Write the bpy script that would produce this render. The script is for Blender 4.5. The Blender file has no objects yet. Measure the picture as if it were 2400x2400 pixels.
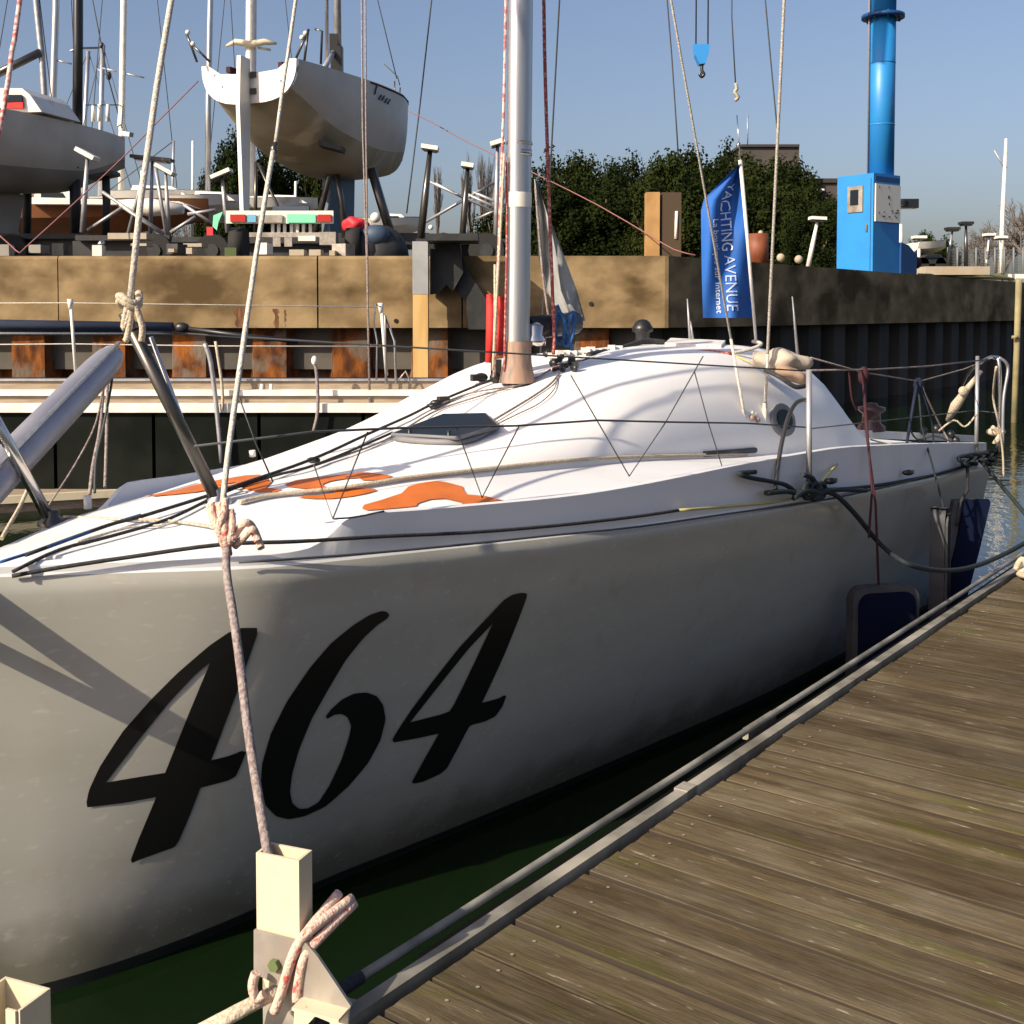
import bpy, bmesh, math, random
import numpy as np
from mathutils import Vector, Matrix, geometry
random.seed(7)
S = bpy.context.scene
COL = S.collection
R = math.radians
# ------------------------------------------------------------------ camera, sky, sun, exposure
H = 1.9; FPX = 2727.; PITCH = R(2.5); Y0 = 851.
cam = bpy.data.cameras.new('camera'); cam.sensor_width = 36; cam.sensor_fit = 'HORIZONTAL'
cam.lens = 36*FPX/2400; cam.shift_y = -(1200-Y0)/2400; cam.clip_start = .05; cam.clip_end = 3000
camo = bpy.data.objects.new('camera', cam); COL.objects.link(camo)
camo.location = (0, 0, H); camo.rotation_euler = (R(90)-PITCH, 0, 0); S.camera = camo

SUN_EL, SUN_TH = R(32), R(39.5)                    # elevation; angle from "due left" back towards the camera
SV = Vector((-math.cos(SUN_EL)*math.cos(SUN_TH), -math.cos(SUN_EL)*math.sin(SUN_TH), math.sin(SUN_EL)))
W = bpy.data.worlds.new('World'); S.world = W; W.use_nodes = True
wn = W.node_tree; bg = wn.nodes['Background']
sky = wn.nodes.new('ShaderNodeTexSky'); sky.sky_type = 'NISHITA'; sky.sun_disc = False
sky.sun_elevation = SUN_EL; sky.sun_rotation = math.atan2(SV.x, SV.y)
sky.air_density = 1.0; sky.dust_density = 3.6; sky.ozone_density = 4.5; sky.altitude = 0
tint = wn.nodes.new('ShaderNodeMix'); tint.data_type = 'RGBA'; tint.blend_type = 'MULTIPLY'; tint.inputs[0].default_value = 1; tint.inputs[7].default_value = (1.18, 1.0, .93, 1)
wn.links.new(sky.outputs[0], tint.inputs[6]); wn.links.new(tint.outputs[2], bg.inputs[0]); bg.inputs[1].default_value = .105
sl = bpy.data.lights.new('sun', 'SUN'); sl.energy = 5.0; sl.angle = R(.5); sl.color = (1, .87, .68)
so = bpy.data.objects.new('sun', sl); COL.objects.link(so); so.rotation_euler = SV.to_track_quat('Z', 'Y').to_euler()
S.view_settings.view_transform = 'Standard'; S.view_settings.look = 'None'
S.view_settings.gamma = 1; S.view_settings.use_curve_mapping = False; S.view_settings.exposure = 0.58

# ------------------------------------------------------------------ picture point -> place in the scene
CAM = Vector((0, 0, H)); FW = Vector((0, math.cos(PITCH), -math.sin(PITCH))); UP = Vector((0, math.sin(PITCH), math.cos(PITCH)))
def ray(x, y): return Vector((1, 0, 0))*((x-1200)/FPX) + UP*((Y0-y)/FPX) + FW
def PD(x, y, Y):                                  # at depth Y
    d = ray(x, y); return CAM + d*(Y/d.y)
def PZ(x, y, z):                                  # at height z
    d = ray(x, y); return CAM + d*((z-H)/d.z)

# ------------------------------------------------------------------ materials
MATS = {}
def mat(name, c, rough=.5, metal=0, c2=None, scale=5, lo=.4, hi=.62, stretch=(1, 1, 1), bump=0, bscale=None, c3=None, s3=1.5, lo3=.5, hi3=.7, st3=(1, 1, 1), spec=.5, rand=0, rough2=None, coat=0):
    m = bpy.data.materials.new(name); m.use_nodes = True; nt = m.node_tree; b = nt.nodes['Principled BSDF']; MATS[name] = m
    b.inputs['Base Color'].default_value = (*c, 1); b.inputs['Roughness'].default_value = rough; b.inputs['Metallic'].default_value = metal
    b.inputs['Specular IOR Level'].default_value = spec; b.inputs['Coat Weight'].default_value = coat
    tc = nt.nodes.new('ShaderNodeTexCoord'); src = tc.outputs['Object']
    if rand:
        oi = nt.nodes.new('ShaderNodeObjectInfo'); mu = nt.nodes.new('ShaderNodeVectorMath'); mu.operation = 'MULTIPLY_ADD'
        cx = nt.nodes.new('ShaderNodeCombineXYZ')
        for i in range(3): nt.links.new(oi.outputs['Random'], cx.inputs[i])
        nt.links.new(cx.outputs[0], mu.inputs[0]); mu.inputs[1].default_value = (rand, rand*1.7, rand*.6); nt.links.new(src, mu.inputs[2]); src = mu.outputs[0]
    def noise(sc, st, l, h, det=7):
        mp = nt.nodes.new('ShaderNodeMapping'); mp.inputs['Scale'].default_value = st; nt.links.new(src, mp.inputs[0])
        n = nt.nodes.new('ShaderNodeTexNoise'); n.inputs['Scale'].default_value = sc; n.inputs['Detail'].default_value = det; nt.links.new(mp.outputs[0], n.inputs[0])
        r = nt.nodes.new('ShaderNodeMapRange'); r.inputs[1].default_value = l; r.inputs[2].default_value = h; nt.links.new(n.outputs[0], r.inputs[0])
        return n, r.outputs[0]
    col = None
    if c2 is not None:
        n, f = noise(scale, stretch, lo, hi)
        mx = nt.nodes.new('ShaderNodeMix'); mx.data_type = 'RGBA'; mx.inputs[6].default_value = (*c, 1); mx.inputs[7].default_value = (*c2, 1)
        nt.links.new(f, mx.inputs[0]); col = mx.outputs[2]
        if rough2 is not None:
            rr = nt.nodes.new('ShaderNodeMapRange'); rr.inputs[3].default_value = rough; rr.inputs[4].default_value = rough2
            nt.links.new(f, rr.inputs[0]); nt.links.new(rr.outputs[0], b.inputs['Roughness'])
    if c3 is not None:
        n, f = noise(s3, st3, lo3, hi3)
        mx = nt.nodes.new('ShaderNodeMix'); mx.data_type = 'RGBA'
        if col: nt.links.new(col, mx.inputs[6])
        else: mx.inputs[6].default_value = (*c, 1)
        mx.inputs[7].default_value = (*c3, 1); nt.links.new(f, mx.inputs[0]); col = mx.outputs[2]
    if col: nt.links.new(col, b.inputs['Base Color'])
    if rand:
        hs = nt.nodes.new('ShaderNodeHueSaturation'); vr = nt.nodes.new('ShaderNodeMapRange'); vr.inputs[3].default_value = .72; vr.inputs[4].default_value = 1.22
        nt.links.new(oi.outputs['Random'], vr.inputs[0]); nt.links.new(vr.outputs[0], hs.inputs['Value'])
        if col: nt.links.new(col, hs.inputs['Color'])
        else: hs.inputs['Color'].default_value = (*c, 1)
        nt.links.new(hs.outputs[0], b.inputs['Base Color'])
    if bump:
        n, f = noise(bscale or scale, stretch, 0, 1)
        bp = nt.nodes.new('ShaderNodeBump'); bp.inputs['Strength'].default_value = min(1, bump); bp.inputs['Distance'].default_value = .01*max(1, bump); nt.links.new(n.outputs[0], bp.inputs['Height']); nt.links.new(bp.outputs[0], b.inputs['Normal'])
    return m
def hex_(r, g, b): return tuple(((v/255+.055)/1.055)**2.4 if v > 10 else v/255/12.92 for v in (r, g, b))

mat('hull_white', (.35, .345, .305), .18, spec=.38, c2=(.32, .315, .27), scale=2.2, lo=.45, hi=.75, stretch=(1, 1, 3), c3=(.31, .285, .235), s3=9, lo3=.58, hi3=.85, st3=(1.2, 1.2, .8), bump=.02, bscale=4)
mat('antifoul_black', (.012, .016, .016), .5)
mat('deck_white', (.68, .69, .70), .45, c2=(.62, .62, .615), scale=3, lo=.5, hi=.75, bump=.03, bscale=160)
mat('roof_white', (.78, .77, .75), .4, c2=(.73, .72, .70), scale=2, lo=.45, hi=.75)
mat('black_vinyl', (.006, .006, .006), .35)
mat('orange_vinyl', (.56, .145, .022), .5, c2=(.46, .115, .016), scale=9)
mat('alu', (.55, .55, .55), .38, .85, c2=(.45, .45, .46), scale=6, stretch=(6, 6, .3))
mat('alu_dull', (.40, .40, .41), .5, .6, c2=(.28, .28, .30), scale=5)
mat('pole_grey', (.30, .30, .33), .35, .3, c2=(.24, .24, .29), scale=3)
mat('steel', (.60, .58, .54), .18, 1.0)
mat('steel_dark', (.10, .095, .085), .3, .8)
mat('black_plastic', (.012, .012, .013), .4)
mat('dark_acrylic', (.010, .016, .024), .45, spec=.12)
mat('grey_rubber', (.16, .16, .17), .6)
mat('navy_fabric', (.002, .005, .017), .85, c2=(.002, .004, .02), scale=12, spec=.1)
mat('fender_grey', (.050, .052, .057), .7, c2=(.035, .035, .04), scale=10)
mat('rope_black', (.014, .015, .017), .8, c2=(.035, .035, .035), scale=90)
mat('rope_green', (.004, .010, .013), .8, c2=(.010, .02, .024), scale=90)
mat('rope_white', (.55, .52, .46), .85, c2=(.38, .35, .30), scale=120, bump=.5, bscale=150)
mat('rope_cream', (.52, .45, .34), .85, c2=(.36, .30, .22), scale=110, bump=.5, bscale=150)
mat('rope_pink', (.58, .42, .34), .85, c2=(.52, .10, .08), scale=55, lo=.56, hi=.66, bump=.6, bscale=140)
mat('rope_grey', (.28, .25, .23), .85, c2=(.17, .12, .12), scale=80, bump=.5, bscale=150)
mat('rope_red', (.30, .05, .05), .85, c2=(.42, .28, .25), scale=70, lo=.5, hi=.6)
mat('rope_dusty', (.24, .10, .10), .9)
mat('pole_old', (.26, .22, .11), .8, c2=(.18, .16, .08), scale=3)
mat('rope_redwhite', (.55, .45, .42), .85, c2=(.45, .12, .10), scale=45, lo=.45, hi=.55)
mat('rope_darkred', (.035, .004, .009), .85)
mat('rope_blue', (.012, .065, .22), .8, c2=(.03, .12, .3), scale=60)
mat('rope_navy', (.004, .012, .035), .8)
mat('rope_yellow', (.42, .38, .16), .8)
mat('line_thin', (.045, .05, .055), .7)
mat('red_fabric', (.55, .025, .018), .75, c2=(.42, .015, .012), scale=9)
mat('orange_tape', (.30, .19, .13), .6, c2=(.17, .13, .11), scale=16, lo=.45, hi=.6, stretch=(2, 2, .4))
mat('sail_grey', (.33, .34, .33), .8, c2=(.25, .26, .26), scale=6)
mat('bag_cream', (.42, .37, .30), .85, c2=(.33, .28, .22), scale=7, bump=.3)
mat('bag_brown', (.36, .25, .18), .85, c2=(.25, .17, .12), scale=9, bump=.3)
mat('white_paint', (.74, .72, .66), .45, c2=(.62, .6, .54), scale=5)
mat('winch_red', (.045, .018, .016), .35)
mat('cream_paint', (.58, .51, .36), .45, c2=(.50, .43, .29), scale=8, lo=.55, hi=.8, c3=(.30, .22, .12), s3=34, lo3=.70, hi3=.76, bump=.06, bscale=30)
mat('galvanised', (.27, .245, .215), .5, .25, c2=(.36, .33, .28), scale=16, c3=(.18, .15, .12), s3=4, bump=.05, bscale=40)
mat('rail_alu', (.235, .225, .19), .5, .25, c2=(.15, .14, .11), scale=9, stretch=(1, 1, 1), c3=(.45, .42, .34), s3=3)
mat('bolt_green', (.10, .14, .05), .5)
mat('wood_plank', (.112, .086, .044), .8, c2=(.070, .053, .026), scale=1.0, stretch=(1.6, 22, 22), lo=.34, hi=.68, spec=.2, c3=(.30, .26, .19), s3=1.0, st3=(9, 62, 62), lo3=.655, hi3=.76, bump=1.6, bscale=1.0, rand=31)
mat('wood_dark', (.03, .022, .014), .9)
mat('water', (.0035, .0095, .0025), .04, bump=0)
mat('concrete', (.285, .205, .108), .9, c2=(.15, .105, .052), scale=1.5, lo=.36, hi=.62, stretch=(1, 1, 1.3), c3=(.075, .048, .021), s3=.85, lo3=.50, hi3=.64, st3=(.8, .8, 1.3), bump=.5, bscale=9, spec=.2)
mat('concrete_pale', (.36, .32, .25), .85, c2=(.34, .28, .2), scale=3, bump=.4, bscale=12)
mat('rust_pile', (.23, .078, .018), .9, c2=(.06, .024, .012), scale=3.6, lo=.38, hi=.62, stretch=(1.6, 1.6, .7), c3=(.13, .10, .075), s3=2.4, lo3=.47, hi3=.62, bump=3, bscale=5, rand=23, spec=.1)
mat('dark_steel_pile', (.040, .034, .028), .8, c2=(.022, .02, .017), scale=2, stretch=(1, 1, .4))
mat('rust_stain', (.085, .032, .012), .9, c2=(.17, .085, .035), scale=6, stretch=(3, 3, .6))
mat('pile_shaded', (.32, .33, .34), .6, .2, c2=(.26, .27, .28), scale=3)  # shaded top of the tan pile, shade put into the grey
mat('pile_tan', (.52, .34, .13), .8, c2=(.42, .26, .09), scale=3, stretch=(2, 2, .3))
mat('tarmac', (.060, .055, .048), .9, c2=(.09, .08, .065), scale=2)
mat('blue_paint', (.016, .20, .50), .45, c2=(.015, .175, .50), scale=2, lo=.45, hi=.7, c3=(.05, .15, .27), s3=2.2, lo3=.62, hi3=.90, st3=(4, 4, .8))
mat('blue_dark', (.006, .05, .17), .5)
mat('panel_white', (.70, .68, .60), .55)
mat('panel_print', (.12, .10, .08), .6)
mat('flag_blue', (.006, .092, .38), .75, c2=(.005, .075, .31), scale=5)
mat('flag_print', (.62, .68, .74), .8)
mat('flag_print_dim', (.34, .42, .62), .8)
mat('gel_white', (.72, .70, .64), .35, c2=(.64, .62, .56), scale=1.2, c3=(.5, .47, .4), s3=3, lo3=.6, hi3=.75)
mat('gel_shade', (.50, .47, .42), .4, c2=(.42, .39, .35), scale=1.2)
mat('bottom_tan', (.37, .325, .235), .6, c2=(.27, .23, .15), scale=.9, lo=.4, hi=.62, c3=(.5, .43, .3), s3=1.3, lo3=.58, hi3=.7, st3=(1, 2, 1))
mat('bottom_grey', (.30, .285, .25), .7, c2=(.22, .21, .18), scale=1)
mat('keel_blue', (.075, .12, .17), .6, c2=(.055, .09, .13), scale=2)
mat('rust_orange', (.19, .065, .016), .7, c2=(.12, .04, .012), scale=1.2)
mat('teak', (.29, .23, .165), .8, c2=(.22, .17, .12), scale=4, stretch=(1, 9, 9))
mat('hull_dark', (.005, .0065, .0055), .5, c2=(.010, .012, .010), scale=2, spec=.06)
mat('boom_cover', (.012, .020, .045), .75, c2=(.02, .03, .06), scale=4, stretch=(1, 5, 5))
mat('carbon', (.010, .010, .012), .35)
mat('tyre', (.012, .012, .012), .85)
mat('tarp_black', (.010, .011, .012), .6, c2=(.02, .022, .024), scale=4, bump=.8, bscale=5)
mat('tarp_blue', (.03, .055, .10), .6)
mat('light_board', (.62, .62, .55), .5)
mat('green_plate', (.18, .60, .38), .5)
mat('cyan_plate', (.12, .36, .52), .5)
mat('tail_red', (.38, .02, .012), .3)
mat('safety_red', (.50, .02, .03), .6)
mat('bark', (.075, .058, .042), .9)
mat('bark_grey', (.13, .112, .09), .9, c2=(.09, .08, .065), scale=4)
mat('twig', (.135, .115, .10), .9)
mat('leaf_dark', (.007, .012, .003), .9, spec=.05, c2=(.018, .026, .006), scale=.5, lo=.35, hi=.65)
mat('leaf_mid', (.012, .018, .0045), .9, spec=.05, c2=(.024, .032, .007), scale=.5, lo=.35, hi=.65)
mat('grass', (.10, .115, .03), .9, c2=(.16, .14, .05), scale=3)
mat('building_brown', (.060, .052, .047), .8, c2=(.05, .044, .04), scale=.7)
mat('building_roof', (.032, .028, .025), .8)
mat('brown_post', (.40, .23, .085), .8, c2=(.30, .17, .06), scale=3)
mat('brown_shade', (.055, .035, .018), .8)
mat('barrel', (.20, .055, .018), .6, c2=(.14, .035, .012), scale=4)
mat('fence_mesh', (.14, .15, .16), .6)
mat('hook_blue', (.03, .23, .58), .45)
M = MATS
# hull colour breaks into black antifouling close to the waterline: two materials, split by faces, see hull builder
# water: real ripples + slight body colour
nt = M['water'].node_tree; pb = nt.nodes['Principled BSDF']
tcw = nt.nodes.new('ShaderNodeTexCoord'); hgt = None
for sc_, amt in ((1.1, .55), (4.5, .30), (13., .12)):
    n = nt.nodes.new('ShaderNodeTexNoise'); n.inputs['Scale'].default_value = sc_; n.inputs['Detail'].default_value = 3
    mp = nt.nodes.new('ShaderNodeMapping'); mp.inputs['Scale'].default_value = (1, .6, 1); mp.inputs['Rotation'].default_value = (0, 0, .5)
    nt.links.new(tcw.outputs['Object'], mp.inputs[0]); nt.links.new(mp.outputs[0], n.inputs[0])
    mm = nt.nodes.new('ShaderNodeMath'); mm.operation = 'MULTIPLY_ADD'; nt.links.new(n.outputs[0], mm.inputs[0]); mm.inputs[1].default_value = amt
    if hgt: nt.links.new(hgt, mm.inputs[2])
    else: mm.inputs[2].default_value = 0
    hgt = mm.outputs[0]
bp = nt.nodes.new('ShaderNodeBump'); bp.inputs['Strength'].default_value = .35; bp.inputs['Distance'].default_value = .05
nt.links.new(hgt, bp.inputs['Height']); nt.links.new(bp.outputs[0], pb.inputs['Normal']); pb.inputs['IOR'].default_value = 1.33

# planks: long soft grain, blotches of grey and moss, pale frayed flecks
m = MATS['wood_plank']; nt = m.node_tree; nt.nodes.clear()
def nd(t, **k):
    n_ = nt.nodes.new(t)
    for a_, v_ in k.items(): setattr(n_, a_, v_)
    return n_
out_ = nd('ShaderNodeOutputMaterial'); b_ = nd('ShaderNodeBsdfPrincipled'); nt.links.new(b_.outputs[0], out_.inputs[0])
tc_ = nd('ShaderNodeTexCoord'); oi_ = nd('ShaderNodeObjectInfo'); cx_ = nd('ShaderNodeCombineXYZ')
for i_ in range(3): nt.links.new(oi_.outputs['Random'], cx_.inputs[i_])
of_ = nd('ShaderNodeVectorMath', operation='MULTIPLY_ADD'); nt.links.new(cx_.outputs[0], of_.inputs[0]); of_.inputs[1].default_value = (37, 53, 19); nt.links.new(tc_.outputs['Object'], of_.inputs[2])
def nz(st, det, lo, hi, rough=.6):
    mp = nd('ShaderNodeMapping'); mp.inputs['Scale'].default_value = st; nt.links.new(of_.outputs[0], mp.inputs[0])
    n_ = nd('ShaderNodeTexNoise'); n_.inputs['Scale'].default_value = 1; n_.inputs['Detail'].default_value = det; n_.inputs['Roughness'].default_value = rough; nt.links.new(mp.outputs[0], n_.inputs[0])
    r_ = nd('ShaderNodeMapRange'); r_.inputs[1].default_value = lo; r_.inputs[2].default_value = hi; nt.links.new(n_.outputs[0], r_.inputs[0]); return n_, r_.outputs[0]
def mixc(a_, c_, f_):
    x_ = nd('ShaderNodeMix', data_type='RGBA')
    if isinstance(a_, tuple): x_.inputs[6].default_value = (*a_, 1)
    else: nt.links.new(a_, x_.inputs[6])
    x_.inputs[7].default_value = (*c_, 1); nt.links.new(f_, x_.inputs[0]); return x_.outputs[2]
g1, f1_ = nz((3.0, 34, 34), 10, .36, .64, .7); _, f2_ = nz((3.5, 7, 7), 6, .44, .66); _, f3_ = nz((2.6, 9, 9), 6, .56, .74); _, f4_ = nz((10, 62, 62), 5, .64, .72); _, f5_ = nz((.8, 3.4, 3), 5, .46, .60)
c_ = mixc((.126, .097, .054), (.066, .049, .026), f1_)
c_ = mixc(c_, (.136, .112, .072), f2_); c_ = mixc(c_, (.082, .078, .018), f3_); c_ = mixc(c_, (.33, .29, .22), f4_)
dk_ = nd('ShaderNodeMix', data_type='RGBA', blend_type='MULTIPLY'); nt.links.new(f5_, dk_.inputs[0]); nt.links.new(c_, dk_.inputs[6]); dk_.inputs[7].default_value = (.62, .58, .54, 1)
hs_ = nd('ShaderNodeHueSaturation'); vr_ = nd('ShaderNodeMapRange'); vr_.inputs[3].default_value = .78; vr_.inputs[4].default_value = 1.15; nt.links.new(oi_.outputs['Random'], vr_.inputs[0]); nt.links.new(vr_.outputs[0], hs_.inputs['Value']); nt.links.new(dk_.outputs[2], hs_.inputs['Color'])
nt.links.new(hs_.outputs[0], b_.inputs['Base Color']); b_.inputs['Roughness'].default_value = .85; b_.inputs['Specular IOR Level'].default_value = .15
bp_ = nd('ShaderNodeBump'); bp_.inputs['Strength'].default_value = .9; bp_.inputs['Distance'].default_value = .008; nt.links.new(g1.outputs[0], bp_.inputs['Height']); nt.links.new(bp_.outputs[0], b_.inputs['Normal'])
# hull: a grimy band just above the waterline and long faint scratches
m = MATS['hull_white']; nt = m.node_tree; pb_ = nt.nodes['Principled BSDF']; src_ = pb_.inputs['Base Color'].links[0].from_socket
tc_ = nd('ShaderNodeTexCoord'); sx_ = nd('ShaderNodeSeparateXYZ'); nt.links.new(tc_.outputs['Object'], sx_.inputs[0])
nq = nd('ShaderNodeTexNoise'); nq.inputs['Scale'].default_value = 6; nq.inputs['Detail'].default_value = 6; nt.links.new(tc_.outputs['Object'], nq.inputs[0])
ad_ = nd('ShaderNodeMath', operation='MULTIPLY_ADD'); nt.links.new(nq.outputs[0], ad_.inputs[0]); ad_.inputs[1].default_value = -.22; nt.links.new(sx_.outputs[2], ad_.inputs[2])
mr_ = nd('ShaderNodeMapRange'); mr_.inputs[1].default_value = -.02; mr_.inputs[2].default_value = .12; mr_.inputs[3].default_value = .75; mr_.inputs[4].default_value = 0; nt.links.new(ad_.outputs[0], mr_.inputs[0])
cg_ = mixc(src_, (.13, .125, .085), mr_.outputs[0])
mp_ = nd('ShaderNodeMapping'); mp_.inputs['Rotation'].default_value = (.5, .35, .6); mp_.inputs['Scale'].default_value = (2.2, 30, 30); nt.links.new(tc_.outputs['Object'], mp_.inputs[0])
ns_ = nd('ShaderNodeTexNoise'); ns_.inputs['Scale'].default_value = 1.6; ns_.inputs['Detail'].default_value = 6; nt.links.new(mp_.outputs[0], ns_.inputs[0])
ms_ = nd('ShaderNodeMapRange'); ms_.inputs[1].default_value = .60; ms_.inputs[2].default_value = .76; ms_.inputs[4].default_value = .45; nt.links.new(ns_.outputs[0], ms_.inputs[0])
nt.links.new(mixc(cg_, (.50, .47, .41), ms_.outputs[0]), pb_.inputs['Base Color'])
# ------------------------------------------------------------------ mesh building
class MB:
    def __init__(self): self.v = []; self.f = []; self.mi = []; self.sm = []
    def add(self, vs, fs, mi=0, smooth=False):
        o = len(self.v); self.v += [tuple(p) for p in vs]
        for f in fs: self.f.append(tuple(i+o for i in f)); self.mi.append(mi); self.sm.append(smooth)
        return self
    def box(self, c, sz, rot=None, mi=0):
        c = Vector(c); x, y, z = (s/2 for s in sz); vs = []
        for dx in (-1, 1):
            for dy in (-1, 1):
                for dz in (-1, 1):
                    p = Vector((dx*x, dy*y, dz*z)); vs.append(c + (rot @ p if rot else p))
        return self.add(vs, [(0, 1, 3, 2), (4, 6, 7, 5), (0, 4, 5, 1), (2, 3, 7, 6), (0, 2, 6, 4), (1, 5, 7, 3)], mi)
    def bar(self, a, b, w, h, up=(0, 0, 1), mi=0):         # box from a to b
        a, b = Vector(a), Vector(b); d = (b-a).normalized(); u = Vector(up); s = d.cross(u)
        if s.length < 1e-4: s = d.cross(Vector((1, 0, 0)))
        s.normalize(); u = s.cross(d).normalized()
        vs = [p + s*i*w/2 + u*j*h/2 for p in (a, b) for i, j in ((-1, -1), (1, -1), (1, 1), (-1, 1))]
        return self.add(vs, [(3, 2, 1, 0), (4, 5, 6, 7), (0, 1, 5, 4), (1, 2, 6, 5), (2, 3, 7, 6), (3, 0, 4, 7)], mi)
    def tube(self, pts, r, n=8, mi=0, cap=True, flat=1.0):
        pts = [Vector(p) for p in pts]; k = len(pts); rs = r if isinstance(r, (list, tuple)) else [r]*k
        vs = []; prev = None
        for i, p in enumerate(pts):
            d = (pts[min(i+1, k-1)] - pts[max(i-1, 0)])
            d = d.normalized() if d.length > 1e-9 else Vector((0, 0, 1))
            if prev is None:
                u = d.orthogonal().normalized()
                if abs(d.z) < .95: u = (Vector((0, 0, 1)) - d*d.z).normalized()
            else:
                u = prev - d*prev.dot(d); u = u.normalized() if u.length > 1e-6 else d.orthogonal().normalized()
            prev = u; w = d.cross(u)
            for j in range(n):
                a = 2*math.pi*j/n; vs.append(p + (w*math.cos(a) + u*math.sin(a)*flat)*rs[i])
        fs = [(i*n+j, i*n+(j+1) % n, (i+1)*n+(j+1) % n, (i+1)*n+j) for i in range(k-1) for j in range(n)]
        self.add(vs, fs, mi, True)
        if cap: 
            o = len(self.v)-len(vs)
            for f in (tuple(range(n))[::-1], tuple((k-1)*n+j for j in range(n))): self.f.append(tuple(i+o for i in f)); self.mi.append(mi); self.sm.append(False)
        return self
    def prism(self, poly, ext, mi=0):                       # poly: 3D points; ext: vector
        n = len(poly); e = Vector(ext); vs = [Vector(p) for p in poly]; vs += [p+e for p in vs]
        return self.add(vs, [tuple(range(n))[::-1], tuple(range(n, 2*n))] + [(i, (i+1) % n, n+(i+1) % n, n+i) for i in range(n)], mi)
    def ball(self, c, r, n=8, m=6, mi=0, sc=(1, 1, 1), rot=None):
        c = Vector(c); vs = []
        for i in range(m+1):
            ph = math.pi*i/m
            for j in range(n):
                p = Vector((math.sin(ph)*math.cos(2*math.pi*j/n)*sc[0], math.sin(ph)*math.sin(2*math.pi*j/n)*sc[1], math.cos(ph)*sc[2]))*r
                vs.append(c + (rot @ p if rot else p))
        return self.add(vs, [(i*n+j, (i+1)*n+j, (i+1)*n+(j+1) % n, i*n+(j+1) % n) for i in range(m) for j in range(n)], mi, True)
    def lump(self, c, r, sc, seed, amp=.12, rot=None, n=22, m=14, mi=0):      # a soft creased sack
        c = Vector(c); rg = random.Random(seed); w = [(rg.uniform(2, 7), rg.uniform(-5, 5), rg.uniform(-4, 4), rg.uniform(0, 6)) for _ in range(5)]; vs = []
        for i in range(m+1):
            ph = math.pi*i/m
            for j in range(n):
                p = Vector((math.sin(ph)*math.cos(2*math.pi*j/n), math.sin(ph)*math.sin(2*math.pi*j/n), math.cos(ph)))
                k = 1 + amp*sum(math.sin(a*p.x+b*p.y+d*p.z+e) for a, b, d, e in w)/2.2
                q = Vector((p.x*sc[0], p.y*sc[1], p.z*sc[2]))*r*k; vs.append(c + (rot @ q if rot else q))
        return self.add(vs, [(i*n+j, (i+1)*n+j, (i+1)*n+(j+1) % n, i*n+(j+1) % n) for i in range(m) for j in range(n)], mi, True)
    def lathe(self, c, prof, n=14, mi=0):
        c = Vector(c); vs = [c + Vector((r*math.cos(2*math.pi*j/n), r*math.sin(2*math.pi*j/n), z)) for r, z in prof for j in range(n)]
        k = len(prof)
        return self.add(vs, [(i*n+j, i*n+(j+1) % n, (i+1)*n+(j+1) % n, (i+1)*n+j) for i in range(k-1) for j in range(n)], mi, True)
    def grid(self, rows, mi=0, smooth=True, mif=None):
        nr, nc = len(rows), len(rows[0]); o = len(self.v); self.v += [tuple(p) for r in rows for p in r]
        for i in range(nr-1):
            for j in range(nc-1):
                self.f.append((o+i*nc+j, o+i*nc+j+1, o+(i+1)*nc+j+1, o+(i+1)*nc+j)); self.mi.append(mif(i, j) if mif else mi); self.sm.append(smooth)
        return self
    def mesh(self, name, mats, sharp=None):
        me = bpy.data.meshes.new(name); me.from_pydata(self.v, [], self.f)
        for m in (mats if isinstance(mats, (list, tuple)) else [mats]): me.materials.append(M[m] if isinstance(m, str) else m)
        me.polygons.foreach_set('material_index', self.mi); me.polygons.foreach_set('use_smooth', self.sm)
        bm = bmesh.new(); bm.from_mesh(me); bmesh.ops.remove_doubles(bm, verts=bm.verts, dist=1e-5); bmesh.ops.recalc_face_normals(bm, faces=bm.faces); bm.to_mesh(me); bm.free()
        if sharp: me.set_sharp_from_angle(angle=R(sharp))
        me.update(); return me

def link(o, parent=None):
    COL.objects.link(o)
    if parent:
        o.parent = parent
        root = parent
        loc = Vector(root.location)
        while root.parent: root = root.parent; loc = Vector(root.location)
        o.matrix_parent_inverse = Matrix.Translation(-loc) if parent.parent is None else Matrix.Identity(4)
    return o
def thing(name, label, cat, loc=(0, 0, 0), group=None):
    o = bpy.data.objects.new(name, None); o.empty_display_size = .2; o.location = loc
    o['label'] = label; o['category'] = cat
    if group: o['group'] = group
    COL.objects.link(o); return o
def part(name, mb, mats, parent, label=None, kind=None, sharp=None):
    o = bpy.data.objects.new(name, mb.mesh(name, mats, sharp)); link(o, parent)
    if label: o['label'] = label
    if kind: o['kind'] = kind
    return o
def solo(name, mb, mats, label, cat, group=None, sharp=None):
    o = bpy.data.objects.new(name, mb.mesh(name, mats, sharp)); COL.objects.link(o); o['label'] = label; o['category'] = cat
    if group: o['group'] = group
    return o
def struct(name, mb, mats, sharp=None):
    o = bpy.data.objects.new(name, mb.mesh(name, mats, sharp)); COL.objects.link(o); o['kind'] = 'structure'; return o
def copy_tree(root, loc, label, group=None):                # a thing with its parts and sub-parts, at another place
    r = root.copy(); COL.objects.link(r); r.location = loc; r['label'] = label
    if group: r['group'] = group
    for ch in list(root.children):
        c = ch.copy(); COL.objects.link(c); c.parent = r
        for g in list(ch.children):
            d = g.copy(); COL.objects.link(d); d.parent = c
    return r
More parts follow.
